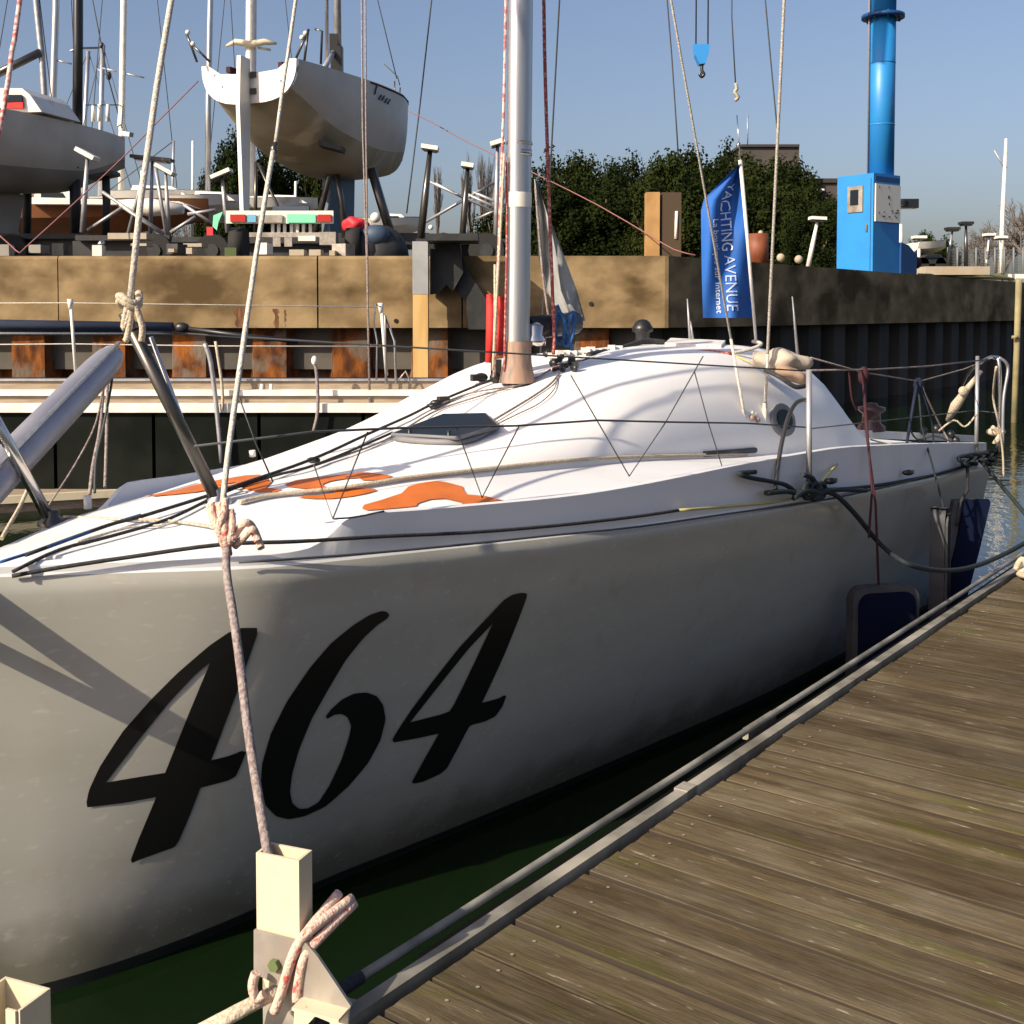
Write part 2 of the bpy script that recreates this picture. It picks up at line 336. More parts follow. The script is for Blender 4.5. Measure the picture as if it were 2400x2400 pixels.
def spline(pts, n=6):                                       # smooth path through points
    P = [Vector(p) for p in pts]; out = []
    for i in range(len(P)-1):
        p0, p1, p2, p3 = P[max(i-1, 0)], P[i], P[i+1], P[min(i+2, len(P)-1)]
        for k in range(n):
            t = k/n; out.append(.5*((2*p1) + (p2-p0)*t + (2*p0-5*p1+4*p2-p3)*t*t + (3*p1-p0-3*p2+p3)*t**3))
    return out + [P[-1]]
def cub(xs, ys):
    xs = list(xs); ys = list(ys); n = len(xs); m = [0]*n
    for i in range(n):
        if 0 < i < n-1:
            a = (ys[i]-ys[i-1])/(xs[i]-xs[i-1]); b = (ys[i+1]-ys[i])/(xs[i+1]-xs[i])
            m[i] = 0 if a*b <= 0 else 2*a*b/(a+b)
    m[0] = (ys[1]-ys[0])/(xs[1]-xs[0]); m[-1] = (ys[-1]-ys[-2])/(xs[-1]-xs[-2])
    def f(x):
        x = min(max(x, xs[0]), xs[-1]); i = 0
        while i < n-2 and x > xs[i+1]: i += 1
        h = xs[i+1]-xs[i]; t = (x-xs[i])/h
        return (2*t**3-3*t*t+1)*ys[i] + (t**3-2*t*t+t)*h*m[i] + (-2*t**3+3*t*t)*ys[i+1] + (t**3-t*t)*h*m[i+1]
    return f

# ================================================================== water, ground
WALL_Y = 18.0; CAP_TOP = 2.77; CAP_BOT = 1.66; CORNER = Vector((2.44, 18.0, 0)); QD = Vector((.613, .79, 0)); QN = Vector((.79, -.613, 0))
struct('water', MB().add([(-400, -60, 0), (400, -60, 0), (400, 900, 0), (-400, 900, 0)], [(0, 1, 2, 3)]), 'water')
# yard behind the quay: a slab with a wall side along the basin
yard = [(-60, WALL_Y+.4, 0), (CORNER.x-.3, WALL_Y+.4, 0), tuple(CORNER + QD*60 - QN*.4), tuple(CORNER + QD*60 + Vector((260, 500, 0))), (-300, 700, 0), (-300, WALL_Y+.4, 0)]
struct('yard_ground', MB().prism([(x, y, 1.0) for x, y, z in yard], (0, 0, CAP_TOP-1.0-.06)), 'tarmac')

# ================================================================== the white racing boat: surfaces in boat coordinates (s aft from the stem, t to port)
ST = Vector((-1.494, 3.082, 0)); AX = Vector((math.sin(R(35.33)), math.cos(R(35.33)), 0)); PT = Vector((math.cos(R(35.33)), -math.sin(R(35.33)), 0)); LB = 6.5
def BW(s, t, z): return Vector((ST.x + AX.x*s + PT.x*t, ST.y + AX.y*s + PT.y*t, z))
def ST_OF(p): q = Vector((p.x-ST.x, p.y-ST.y, 0)); return q.dot(AX), q.dot(PT)
g = cub([0, .05, .11, .26, .40, .57, .66, .75, .91, 1.22, 1.92, 2.75, 3.96, 5.37, 6.5], [.03, .068, .112, .222, .33, .456, .508, .540, .588, .672, .85, .975, 1.08, 1.13, 1.14])
F = lambda s: 1.19-.29*s/LB
tw = cub([0, .10, .20, .40, .60, .8, 1.09, 1.51, 2.43, 4, 6.5], [.02, .07, .125, .195, .24, .272, .315, .40, .56, .78, .92])
zk = cub([0, .74, .80, .97, 1.25, 2.0, 2.9, 3.7, 4.5, 5.5, 6.5], [1.225, 1.205, 1.21, 1.283, 1.27, 1.25, 1.26, 1.25, 1.20, 1.12, 1.03])
dk = cub([0, .8, 1.5, 2.4, 3.7, 4.5, 5.5, 6.5], [1.222, 1.212, 1.235, 1.235, 1.19, 1.14, 1.07, .99])
cam_ = cub([0, .4, .9, 1.6, 2.4, 3.5, 4.5, 6.5], [.0, .03, .09, .13, .10, .03, .02, .02])
KIN = .035; RND = .022
def ht(s, z):                                              # half-breadth of the hull at height z
    G, T = g(s), tw(s); f_ = F(s)
    if z >= 0:
        u = min(1, z/f_); return T + (G-T)*(u**.92 + .10*math.sin(math.pi*u)*(1-min(1, s/1.0)*.2)) - RND*min(1, G/.1)*max(0, (u-.955)/.045)**2
    return T*max(0, 1-(z/.42)**2)
def deck_z(s, t):
    G = g(s)-.06; z = dk(s) + cam_(s)*(1-min(1, (t/max(G, .03))**2))
    return z
wc = cub([.95, 1.15, 1.4, 1.65, 2.37, 3.2, 4.0, 4.6, 5.12], [.10, .34, .43, .49, .60, .69, .76, .79, .80])
zc = cub([.95, 1.3, 1.55, 1.8, 2.1, 2.4, 2.65, 3.07, 3.6, 4.2, 4.5, 4.66, 5.12], [1.315, 1.345, 1.372, 1.405, 1.455, 1.525, 1.588, 1.655, 1.705, 1.72, 1.715, 1.68, 1.24])
def roof_z(s, t):
    w = wc(s); v = abs(t)/w
    if s < .95 or s > 5.12 or v > 1: return -1
    b = deck_z(s, w)
    e_ = min(1, max(0, (s-1.9)/.9)); pw_ = 2.6 + 1.3*e_; sh = (1-v**pw_)**(.72-.11*e_) if v < 1 else 0
    tr = .035*math.exp(-((s-2.1)/.42)**2)*math.exp(-(t/.17)**2)
    rid = .055*math.exp(-((t+.40)/.15)**2)*min(1, max(0, (s-1.5)/.9))*min(1, max(0, (3.6-s)/.6))
    return b + (zc(s)-b)*sh - tr + rid*(1 if v < .97 else 0)
def top_z(s, t): return max(deck_z(s, t), roof_z(s, t))
def hit(px, py, fun, lo=1.5, hi=11., n=700):               # march the view ray to the first place where fun(p) < 0
    d = ray(px, py); prev = None
    for i in range(n+1):
        k = lo + (hi-lo)*i/n; p = CAM + d*k; f_ = fun(p)
        if prev is not None and f_ <= 0 < prev[1]:
            a, b = prev[0], k
            for _ in range(24):
                m_ = (a+b)/2
                if fun(CAM + d*m_) > 0: a = m_
                else: b = m_
            return CAM + d*b
        prev = (k, f_)
    return None
def f_top(p):
    s, t = ST_OF(p)
    if s < -.1 or s > 6.7 or abs(t) > g(max(s, 0))+.02: return 1
    return p.z - top_z(min(max(s, 0), 6.5), t)
def f_hull(p):
    s, t = ST_OF(p); return 1 if (s < 0 or s > 6.5) else t - ht(s, min(p.z, F(s)))
def PS(px, py, off=.008): 
    p = hit(px, py, f_top)
    return p + Vector((0, 0, off)) if p else None
def PH(px, py, off=.006):
    p = hit(px, py, f_hull); return p + PT*off if p else None
def PB(px, py, tf=lambda s: g(s)-.06):                     # on the upright surface t = tf(s)
    def fn(p):
        s, t = ST_OF(p); return t - tf(min(max(s, 0), 6.5))
    return hit(px, py, fn)
def plane_t(px, py, t0): 
    d = ray(px, py); k = (t0 - (CAM-ST).dot(PT))/d.dot(PT); return CAM + d*k

boat = thing('racing_sailboat', 'white racing sailboat with black number 464 on its bow, moored at the wooden pontoon', 'sailboat', BW(3, 0, 0))
SS = [0, .03, .06, .1, .15, .2, .27, .35, .45, .57, .66, .74, .77, .80, .84, .88, .92, .97, 1.05, 1.15] + [1.25+.125*i for i in range(43)]
SS = [s for s in SS if s < 6.5] + [6.5]
# hull
mb = MB()
ZU = [-.42, -.3, -.15, -.05, 0, .035, .036] + [.036 + (1-.036)*u for u in (.03, .08, .15, .22, .3, .38, .46, .54, .62, .7, .78, .86, .93, .955, .966, .976, .985, .993, 1)]
for sg in (1, -1):
    rows = []
    for s in SS:
        f_ = F(s); r = []
        for u in ZU:
            z = u if u <= .036 else f_*(u-.036)/(1-.036)+.036*(1-(u-.036)/(1-.036)); 
            r.append(BW(s, sg*ht(s, z), z))
        rows.append(r)
    mb.grid(rows, mif=lambda i, j: 1 if j < 5 else 0)
tr = [BW(6.5, ht(6.5, z), z) for z in (-.2, 0, .15, .3, .5, .7, F(6.5))]
tr2 = [BW(6.5, -ht(6.5, z), z) for z in (-.2, 0, .15, .3, .5, .7, F(6.5))]
mb.grid([tr, tr2], smooth=False)
part('hull', mb, ['hull_white', 'antifoul_black'], boat, sharp=50)
# deck: rounded sheer, topside facet, bulwark, cambered deck, cockpit well
mb = MB(); rows = []
for s in SS:
    G, f_, k, d_ = g(s), F(s), zk(s), dk(s)
    bul = max(0, min(1, (s-.76)/.2))
    i1 = G-max(KIN, RND*min(1, G/.1)+.010)-.012*(1-bul); i2 = i1-.022; i3 = i2-.012
    i1, i2, i3 = max(i1, .004), max(i2, .003), max(i3, .002)
    rr_ = RND*min(1, G/.1); cross = [(G-rr_, f_), (G-rr_-.003, f_+.004), (G-rr_-.006, f_+.008), (min(G-rr_-.008, G-(KIN-.010)*.85), max(f_+.012, k-.010)), (i1+.006, k-.003), (i1, k), (i2, k), (i3, max(min(deck_z(s, i3), k), k-.045 if bul < 1 else 0))]
    a = i3
    inner = [a*(1-q) for q in (.06, .13, .2, .28, .37, .46, .55, .64, .73, .82, .91)]
    pl = cross + [(t, deck_z(s, t)) for t in inner] + [(0, deck_z(s, 0))]
    def well(t, z): return z-.34 if (s > 5.0 and abs(t) < .36 and s < 6.2) else z
    full = [(t, well(t, z)) for t, z in pl] + [(-t, well(t, z)) for t, z in pl[-2::-1]]
    rows.append([BW(s, t, z) for t, z in full])
mb.grid(rows)
part('deck', mb, 'deck_white', boat, sharp=24)
# coachroof
mb = MB(); rows = []
vs_ = [-1, -.985, -.95, -.9, -.82, -.72, -.6, -.48, -.36, -.24, -.12, 0, .12, .24, .36, .48, .6, .72, .82, .9, .95, .985, 1]
for s in [.95+.05*i for i in range(73)] + [4.58, 4.62, 4.66, 4.72, 4.82, 4.92, 5.02, 5.12]:
    rows.append([BW(s, v*wc(s), max(roof_z(s, v*wc(s)), deck_z(s, v*wc(s))-.02) - (.02 if abs(v) == 1 else 0)) for v in vs_])
mb.grid(rows)
roof = part('coachroof', mb, 'roof_white', boat, sharp=48)
# strip of tape/rope along the foot of the coachroof
for seg, mt_, nm in (([(560, 1185), (640, 1168), (800, 1152), (950, 1128), (1100, 1111), (1250, 1094), (1400, 1081), (1580, 1074), (1750, 1070)], 'rope_cream', 'trim_strip'),):
    pts = [PS(x, y, .012) for x, y in seg]; pts = spline([p for p in pts if p], 5)
    part(nm, MB().tube(pts, .012, 8, flat=.6), mt_, boat)

# ---- number and letters: outlines filled and laid on the surface
def in_poly(p, poly):
    c = False; n = len(poly)
    for i in range(n):
        a, b = poly[i], poly[i-1]
        if (a[1] > p[1]) != (b[1] > p[1]) and p[0] < (b[0]-a[0])*(p[1]-a[1])/(b[1]-a[1])+a[0]: c = not c
    return c
def decal(name, outlines, unproj, lift, m, step, label):
    def soft(o):                                               # round the outline except at its real corners
        out = []; n = len(o)
        for i in range(n):
            a, b, c = Vector(o[i-1]), Vector(o[i]), Vector(o[(i+1) % n]); u, w = b-a, c-b
            if u.length > 1e-6 and w.length > 1e-6 and u.angle(w) < R(52):
                out += [tuple(b-u*.25), tuple(b*.75 + (b-u*.25)*.125 + (b+w*.25)*.125), tuple(b+w*.25)]
            else: out.append(tuple(b))
        return out
    loops = [[unproj(x, y) for x, y in (soft(o) if name == 'number_digit' else o)] for o in outlines]
    loops = [[q for q in l if q] for l in loops]
    pts = []; edges = []
    for l in loops:
        o = len(pts); n = len(l)
        dense = []
        for i in range(n):
            a, b = Vector(l[i]), Vector(l[(i+1) % n]); k = max(1, int((b-a).length/step)); dense += [a + (b-a)*j/k for j in range(k)]
        o = len(pts); pts += dense; edges += [(o+i, o+(i+1) % len(dense)) for i in range(len(dense))]
    polys = [[tuple(p) for p in l] for l in loops]
    inside = lambda p: in_poly(p, polys[0]) and not any(in_poly(p, q) for q in polys[1:])
    xs = [p[0] for p in polys[0]]; ys = [p[1] for p in polys[0]]
    x = min(xs)
    while x < max(xs):
        y = min(ys)
        while y < max(ys):
            if inside((x, y)): pts.append(Vector((x, y)))
            y += step
        x += step
    vco, _, fcs, *_ = geometry.delaunay_2d_cdt([Vector(p) for p in pts], edges, [], 0, 1e-5)
    mb = MB(); keep = [f for f in fcs if inside(tuple(sum((vco[i] for i in f), Vector((0, 0)))/len(f)))]
    mb.add([lift(v) for v in vco], keep, smooth=True)
    o = part(name, mb, m, boat, label); return o
A = lambda pts, ox, oy, k=2.415: [(ox+x/k, oy+y/k) for x, y in pts]
four = [A([(1450, 655), (1452, 690), (1385, 880), (1340, 1010), (1190, 1405), (1290, 1380), (1365, 1350), (1388, 1358), (1360, 1430), (1330, 1495), (1285, 1520), (1130, 1560), (1060, 1740), (1010, 1855), (985, 1895), (900, 1925), (790, 1965), (745, 1985), (735, 1968), (780, 1850), (880, 1612), (700, 1645), (490, 1670), (485, 1640), (500, 1570), (560, 1440), (690, 1240), (850, 1060), (1000, 910), (1180, 755), (1290, 680), (1360, 655)], 0, 1200),
        A([(1185, 850), (1100, 920), (950, 1080), (780, 1290), (595, 1530), (760, 1502), (930, 1475), (960, 1400), (1060, 1150)], 0, 1200)]
six = [A([(750, 340), (735, 322), (705, 318), (640, 340), (550, 395), (420, 500), (300, 640), (170, 830), (80, 1010), (30, 1180), (20, 1320), (50, 1420), (110, 1480), (180, 1497), (270, 1480), (390, 1425), (520, 1310), (630, 1180), (700, 1050), (730, 930), (715, 850), (680, 800), (620, 778), (550, 785), (480, 820), (420, 875), (390, 915), (400, 928), (440, 905), (480, 900), (515, 920), (535, 970), (520, 1040), (480, 1160), (410, 1310), (350, 1400), (290, 1435), (240, 1438), (200, 1405), (188, 1340), (200, 1240), (240, 1100), (310, 930), (400, 770), (500, 600), (600, 475), (680, 400), (740, 360)], 600, 1300)]
four2 = [A([(1530, 225), (1525, 250), (1480, 370), (1400, 570), (1275, 838), (1370, 812), (1400, 795), (1412, 800), (1390, 860), (1350, 915), (1290, 945), (1205, 965), (1130, 1110), (1075, 1210), (1040, 1240), (940, 1285), (890, 1295), (878, 1285), (930, 1190), (1030, 1012), (900, 1040), (775, 1062), (768, 1045), (800, 990), (880, 870), (1000, 710), (1150, 520), (1300, 360), (1400, 255), (1450, 225), (1500, 215), (1525, 218)], 600, 1300),
         A([(1335, 390), (1200, 530), (1000, 780), (868, 948), (1095, 890), (1180, 720)], 600, 1300)]
def un_h(x, y):
    p = hit(x, y, f_hull)
    return (ST_OF(p)[0], p.z) if p else None
for o, l in ((four, 'first black digit 4, nearest the stem'), (six, 'black digit 6'), (four2, 'last black digit 4, farthest aft')):
    decal('number_digit', o, un_h, lambda v: BW(v[0], ht(v[0], v[1])+.0035, v[1]), 'black_vinyl', .03, l)
K = 3.864
A1 = [A([(130, 408), (240, 390), (440, 350), (600, 305), (760, 270), (900, 245), (1060, 218), (1190, 212), (1250, 235), (1300, 280), (1250, 330), (1400, 345), (1330, 368), (1180, 372), (1080, 345), (1000, 318), (880, 318), (760, 345), (620, 370), (420, 392), (240, 408)], 300, 1060, K),
      A([(920, 290), (800, 312), (900, 308), (990, 290), (960, 282)], 300, 1060, K)]
S1 = [A([(1420, 300), (1520, 262), (1700, 235), (1932, 212), (2100, 190), (2180, 192), (2290, 205), (2400, 225), (2330, 250), (2230, 262), (2120, 262), (2090, 240), (1960, 250), (1830, 272), (1760, 300), (1800, 330), (1932, 340), (2100, 335), (2240, 342), (2250, 358), (2150, 385), (2020, 410), (1850, 430), (1690, 432), (1540, 420), (1620, 400), (1740, 398), (1880, 378), (1900, 362), (1760, 352), (1560, 335), (1450, 322)], 300, 1060, K)]
A2 = [A([(380, 520), (400, 485), (560, 440), (740, 380), (800, 320), (900, 292), (1060, 268), (1150, 282), (1290, 318), (1300, 350), (1330, 390), (1500, 405), (1720, 462), (1690, 478), (1500, 482), (1290, 486), (1280, 462), (1130, 428), (1000, 436), (890, 470), (870, 498), (700, 515), (430, 536)], 750, 1060, K)]
def un_d(x, y):
    p = hit(x, y, f_top); return ST_OF(p) if p else None
for o, l in ((A1, 'orange letter A by the starboard edge of the foredeck'), (S1, 'orange letter S in the middle of the foredeck'), (A2, 'orange letter A by the port edge of the foredeck')):
    decal('deck_letter', o, un_d, lambda v: BW(v[0], v[1], top_z(v[0], v[1])+.004), 'orange_vinyl', .035, l)

# ---- mast, boom end, spreaders, wires
MS = BW(2.64, 0, 0); zb = 1.585
mast_top = PD(1228, -2600, MS.y+.35)
mx = lambda py: PD(1212 + (880-py)*.0095, py, MS.y)         # mast centre line
base, tip = mx(893), mx(-3600)
u_ = (tip-base)
rings = []
def mast_ring(p, a, b, n=16): return [p + AX*(-math.cos(2*math.pi*i/n)*a) + PT*(math.sin(2*math.pi*i/n)*b) for i in range(n+1)]
mast = part('mast', MB().grid([mast_ring(base + u_*k, .062, .052) for k in (0, .02, .1, .3, .6, 1)]), 'alu', boat)
part('mast_collar', MB().tube([mx(365), mx(352)], .058, 14).tube([mx(339), mx(333)], .060, 14), 'steel', mast)
part('mast_tape', MB().grid([mast_ring(mx(487), .0645, .0545), mast_ring(mx(452), .0645, .0545)]), 'white_paint', mast)
part('mast_boot', MB().grid([mast_ring(mx(y), a, a*.95) for y, a in ((897, .085), (880, .080), (850, .068), (835, .066), (800, .064))]), 'orange_tape', mast)
# spreaders and shrouds
sp_tip = PD(1880, -900, 6.1); sp_root = mx(-1000)
part('spreader', MB().tube([sp_root, sp_tip], .018, 8, flat=.5), 'alu', mast)
s_tip, t_tip = ST_OF(sp_tip)
part('spreader', MB().tube([sp_root, BW(s_tip, -t_tip, sp_tip.z)], .018, 8, flat=.5), 'alu', mast)
ch = BW(3.86, .735, deck_z(3.86, .735)+.01)
chp = PB(1789, 1062, lambda s: .70)
part('shroud', MB().tube([chp, PB(1793, 945, lambda s: .70)], .012, 8).tube([PB(1793, 945, lambda s: .70), PB(1799, 830, lambda s: .71)], .0085, 8).tube([PB(1799, 830, lambda s: .71), sp_tip, tip], .0085, 6), 'rope_white', boat, 'thick cap shroud with its turnbuckle by the porthole')
lowp = PB(1760, 1060, lambda s: .70)
low_top = mx(-1890)
part('shroud', MB().tube([lowp, lowp + (low_top-lowp)*.10], .0075, 6).tube([lowp + (low_top-lowp)*.10, low_top], .0058, 6), 'rope_white', boat, 'thinner lower shroud leaning towards the mast')
part('shroud', MB().tube([BW(3.86, -.735, 1.2), BW(s_tip, -t_tip, sp_tip.z), tip], .005, 6), 'line_thin', boat)
part('chainplate', MB().bar(chp+Vector((0, 0, -.03)), chp+Vector((0, 0, .03)), .03, .012).bar(lowp+Vector((0, 0, -.03)), lowp+Vector((0, 0, .02)), .025, .01), 'orange_tape', boat)
# halyards along the mast
def ropeP(name, pts, r, m, parent, n=6, sm=4, label=None):
    pts = [p for p in pts if p is not None]
    return part(name, MB().tube(spline(pts, sm) if sm else pts, r, n), m, parent, label)
d0 = MS.y
ropeP('halyard', [PD(1190, -300, d0-.02), PD(1183, 150, d0-.02), PD(1176, 380, d0-.02), PD(1168, 600, d0-.02), PD(1158, 880, d0-.03)], .0065, 'rope_redwhite', boat)
ropeP('halyard', [PD(1182, 360, d0-.06), PD(1172, 560, d0-.06), PD(1164, 700, d0-.06), PD(1155, 868, d0-.06)], .006, 'rope_cream', boat)
ropeP('halyard', [PD(1186, 380, d0-.04), PD(1188, 560, d0-.05), PD(1184, 760, d0-.05), PD(1182, 870, d0-.05)], .0055, 'rope_red', boat)
ropeP('halyard', [PD(1271, -300, d0+.1), PD(1276, 100, d0+.1), PD(1283, 350, d0+.1), PD(1290, 560, d0+.1), PD(1298, 770, d0+.08), PD(1297, 830, d0+.05)], .0085, 'rope_red', boat, label='thick dark red halyard just aft of the mast')
ropeP('halyard', [PD(1255, 440, d0+.25), PD(1272, 640, d0+.25), PD(1290, 770, d0+.22)], .006, 'rope_grey', boat)
# grey sail end hanging behind the mast, blue coil, red sleeve
mb = MB(); rows = []
for py, a, b in ((420, 1252, 1258), (455, 1254, 1268), (520, 1258, 1288), (600, 1262, 1318), (680, 1280, 1348), (730, 1310, 1362), (752, 1342, 1368)):
    rows.append([PD(a + (b-a)*q, py, d0+.38+.05*math.sin(q*7+py*.02)) for q in (0, .25, .5, .75, 1)])
mb.grid(rows); mb2 = MB(); mb2.grid([[p+Vector((.01, .03, 0)) for p in r] for r in rows]); mb.add(mb2.v, mb2.f, 0, True)
part('sail_cover', mb, 'sail_grey', boat)
boom_a, boom_b = mx(770) + AX*.07, BW(5.6, .05, 1.98)
part('boom', MB().tube([boom_a, boom_a + (boom_b-boom_a)*.14], .045, 12, flat=1.2), 'black_plastic', boat)
cl = [PD(1312+12*math.sin(a), 770-36*math.cos(a), d0+.14+.02*math.cos(3*a)) for a in [i*.5 for i in range(14)]]
cl2 = [PD(1336+11*math.sin(a+.7), 772-40*math.cos(a), d0+.16+.02*math.sin(2*a)) for a in [i*.5 for i in range(14)]]
part('rope_coil', MB().tube(cl, .010, 6).tube(cl2, .010, 6).tube([PD(1305, 715, d0+.15), PD(1318, 745, d0+.15), PD(1338, 800, d0+.15), PD(1342, 822, d0+.15)], .010, 6), 'rope_blue', boat, 'blue rope coil hanging beside the mast foot')
mb = MB()
for xa, xb, ya, yb in ((1143, 1159, 690, 850), (1163, 1183, 695, 832)):
    mb.tube([PD((xa+xb)/2, ya, d0+.12), PD((xa+xb)/2, (ya+yb)/2, d0+.12), PD((xa+xb)/2-3, yb, d0+.12)], [.0215, .0235, .021], 8)
part('padded_sleeve', mb, 'red_fabric', boat, 'bright red double sleeve standing beside the mast')
part('mast_lashing', MB().tube([PD(1160, 620, d0+.09), PD(1160, 700, d0+.07), PD(1158, 830, d0+.08), PD(1156, 872, d0+.09)], .006, 6), 'rope_cream', boat)
part('mast_block', MB().box(PD(1163, 868, d0+.08), (.05, .05, .10)).ball(PD(1160, 885, d0+.05), .025), 'black_plastic', boat)
# mast-foot winch, blocks, clutches and control lines on the roof
w0 = mx(775) + PT*.03 + AX*.09
part('halyard_winch', MB().lathe(w0+Vector((0, 0, -.04)), [(.0, -.03), (.05, -.03), (.055, .0), (.04, .02), (.045, .06), (.02, .075), (0, .08)], 14), 'steel', boat)
mb = MB()
for px, py in ((1283, 838), (1296, 860), (1312, 850), (1318, 872), (1335, 858), (1345, 872)): q_ = PS(px, py, .018) or PD(px, py, 5.4); mb.ball(q_, .020, 8, 5, sc=(1.3, .6, .9), rot=Matrix.Rotation(px*.7, 3, 'Z')); mb.box(q_ + Vector((.01, 0, .012)), (.03, .02, .022), Matrix.Rotation(px*.37, 3, 'Z'))
part('deck_block', mb, 'black_plastic', boat)
random.seed(3)
for i in range(11):
    px = 1296 + i*15 + random.uniform(-4, 4); py = 833 - i*1.6 + random.uniform(-5, 4)
    p = PD(px, py, 5.75 + .035*i)
    part('rope_clutch', MB().box(p, (.036+.01*random.random(), .03, .026), Matrix.Rotation(random.uniform(-.5, .5), 3, 'Z')), 'white_paint', boat)
for i in range(6):
    y = 826+3*i
    ropeP('control_line', [PS(1296, 862+2*i) or PD(1296, 862+2*i, 5.3), PD(1370, y+18-i*2, 5.66), PD(1440, y+3-i, 5.95), PD(1530, y-10+i, 6.25)], .006, ('rope_black', 'rope_darkred', 'rope_grey', 'rope_black', 'rope_red', 'rope_black')[i], boat, sm=3)
def deckline(name, seq, r, m, off=.01, sm=4, label=None):
    pts = [PS(x, y, off) for x, y in seq]; return ropeP(name, pts, r, m, boat, sm=sm, label=label)
deckline('control_line', [(60, 1318), (250, 1248), (330, 1226), (476, 1180), (560, 1150), (730, 1090), (860, 1030), (960, 985), (1020, 955), (1140, 905), (1180, 893)], .0058, 'rope_black', .02)
deckline('control_line', [(30, 1352), (140, 1300), (260, 1268), (400, 1225), (530, 1162), (640, 1125), (750, 1095), (920, 1022)], .0052, 'rope_black', .014)
deckline('control_line', [(0, 1335), (120, 1296), (260, 1244), (330, 1222)], .0045, 'rope_blue', .02)
deckline('control_line', [(735, 1100), (900, 1040), (1010, 975), (1090, 945), (1200, 912), (1260, 890)], .004, 'rope_grey', .012)
deckline('control_line', [(1020, 960), (1100, 928), (1230, 905), (1290, 872)], .004, 'rope_grey', .012)
deckline('control_line', [(1140, 1000), (1240, 940), (1290, 905), (1310, 880)], .005, 'rope_grey', .01)
deckline('control_line', [(1160, 1002), (1215, 975), (1265, 950), (1300, 915), (1306, 880)], .003, 'rope_grey', .01)
deckline('control_line', [(150, 1218), (280, 1224), (390, 1228), (480, 1240), (510, 1248)], .005, 'rope_cream', .01)
deckline('control_line', [(180, 1280), (300, 1246), (380, 1240), (420, 1230)], .004, 'rope_white', .012)
b0 = PS(1022, 955, .03)
part('deck_block', MB().ball(b0-Vector((0, 0, .012)), .021, 10, 6, sc=(1.3, .7, .8)).box(b0+AX*.05, (.05, .03, .03), Matrix.Rotation(.6, 3, 'Z')).ball(b0-AX*.02-Vector((0, 0, .02)), .03, 8, 5, sc=(1, 1, .4)), 'black_plastic', boat)
b1 = PS(1128, 897, .025)
part('deck_block', MB().ball(b1, .026, 10, 6, sc=(1.2, .6, .8)).box(b1-AX*.04, (.045, .028, .03), Matrix.Rotation(.5, 3, 'Z')), 'black_plastic', boat)
b2 = PS(735, 1085, .02)
part('deck_block', MB().ball(b2-Vector((0, 0, .01)), .018, 8, 6, sc=(1.4, .7, .7)), 'black_plastic', boat)
# hatch on legs
hp = [plane_t(x, y, 0) for x, y in ((922, 1012), (1035, 972), (1142, 968), (1168, 995), (1075, 1022))]
hz = [BW(1.80, -.17, 1.47), BW(2.28, -.20, 1.535), BW(2.40, .08, 1.525), BW(2.30, .17, 1.48), BW(1.86, .14, 1.43)]
hz = [PD(x_, y_, (PS(x_, y_, 0) or Vector((0, 4.8, 0))).y - d_) for x_, y_, d_ in ((922, 1014, .12), (1040, 970, .10), (1136, 968, .10), (1167, 996, .10), (1072, 1022, .17))]
hatch = part('hatch', MB().prism(hz, (0, 0, -.014)), 'dark_acrylic', boat, 'dark acrylic foredeck hatch propped open on short legs')
cen = sum(hz, Vector())/5
part('hatch_frame', MB().tube([cen + (p-cen)*1.02 + Vector((0, 0, -.007)) for p in hz + hz[:1]], .008, 6), 'grey_rubber', hatch)
for px, py, q in ((960, 1022, 1030), (1052, 1020, 1036)):
    p = PS(px, q+6, 0)
    if p: part('hatch_leg', MB().tube([p, Vector((p.x, p.y, p.z+.055))], .008, 8), 'black_plastic', hatch)
p_ = [PS(x, y, .012) for x, y in ((930, 1035), (1000, 1042), (1070, 1043), (1120, 1032), (1165, 1004))]
part('hatch_coaming', MB().tube(spline([p for p in p_ if p], 3), .012, 8), 'grey_rubber', hatch)
# ---- pulpit, bowsprit, lifelines, stanchions
pn0, pn1 = PS(512, 1178, .0), PD(312, 775, 3.55)
pf0 = PS(122, 1228, 0); pf1 = pf0 + (pn1-pn0)
pul = part('pulpit', MB().tube([pn0, pn1], .021, 12).tube([pn1, pn1 + (pn1-pn0)*.10], .019, 12), 'steel_dark', boat)
part('pulpit_leg', MB().tube([pf0, pf1], .019, 12), 'steel', pul)
for p in (pn0, pf0): part('pulpit_foot', MB().lathe(p+Vector((0, 0, -.005)), [(.045, 0), (.045, .014), (.024, .03), (.024, .05), (0, .05)], 12), 'steel_dark' if p is pf0 else 'steel', pul)
# second, thinner bright tube parallel to the near leg
part('pulpit_brace', MB().tube([pn0 + Vector((-.03, .03, .01)), pn1 + Vector((.035, .06, -.02))], .008, 8), 'steel', pul)
b_a, b_b = PD(262, 836, 4.75), PD(-210, 1330, 3.15)
bow_s = part('bowsprit', MB().tube([b_a + (b_b-b_a)*k for k in (0, .012, .03, .1, .3, .6, 1)], [.026, .048, .057, .062, .064, .064, .064], 16), 'pole_grey', boat, 'grey bowsprit pole swung back over the starboard bow')
sidev = (b_b-b_a).normalized().cross(Vector((0, 0, 1))).normalized()
part('bowsprit_track', MB().bar(b_a + Vector((0, 0, .058)) - sidev*.03, b_b + Vector((0, 0, .058)) - sidev*.03, .012, .012), 'alu', bow_s)
part('bowsprit_end', MB().ball(b_a + (b_b-b_a)*.004, .05, 12, 8, sc=(1, 1, 1)), 'alu_dull', bow_s)
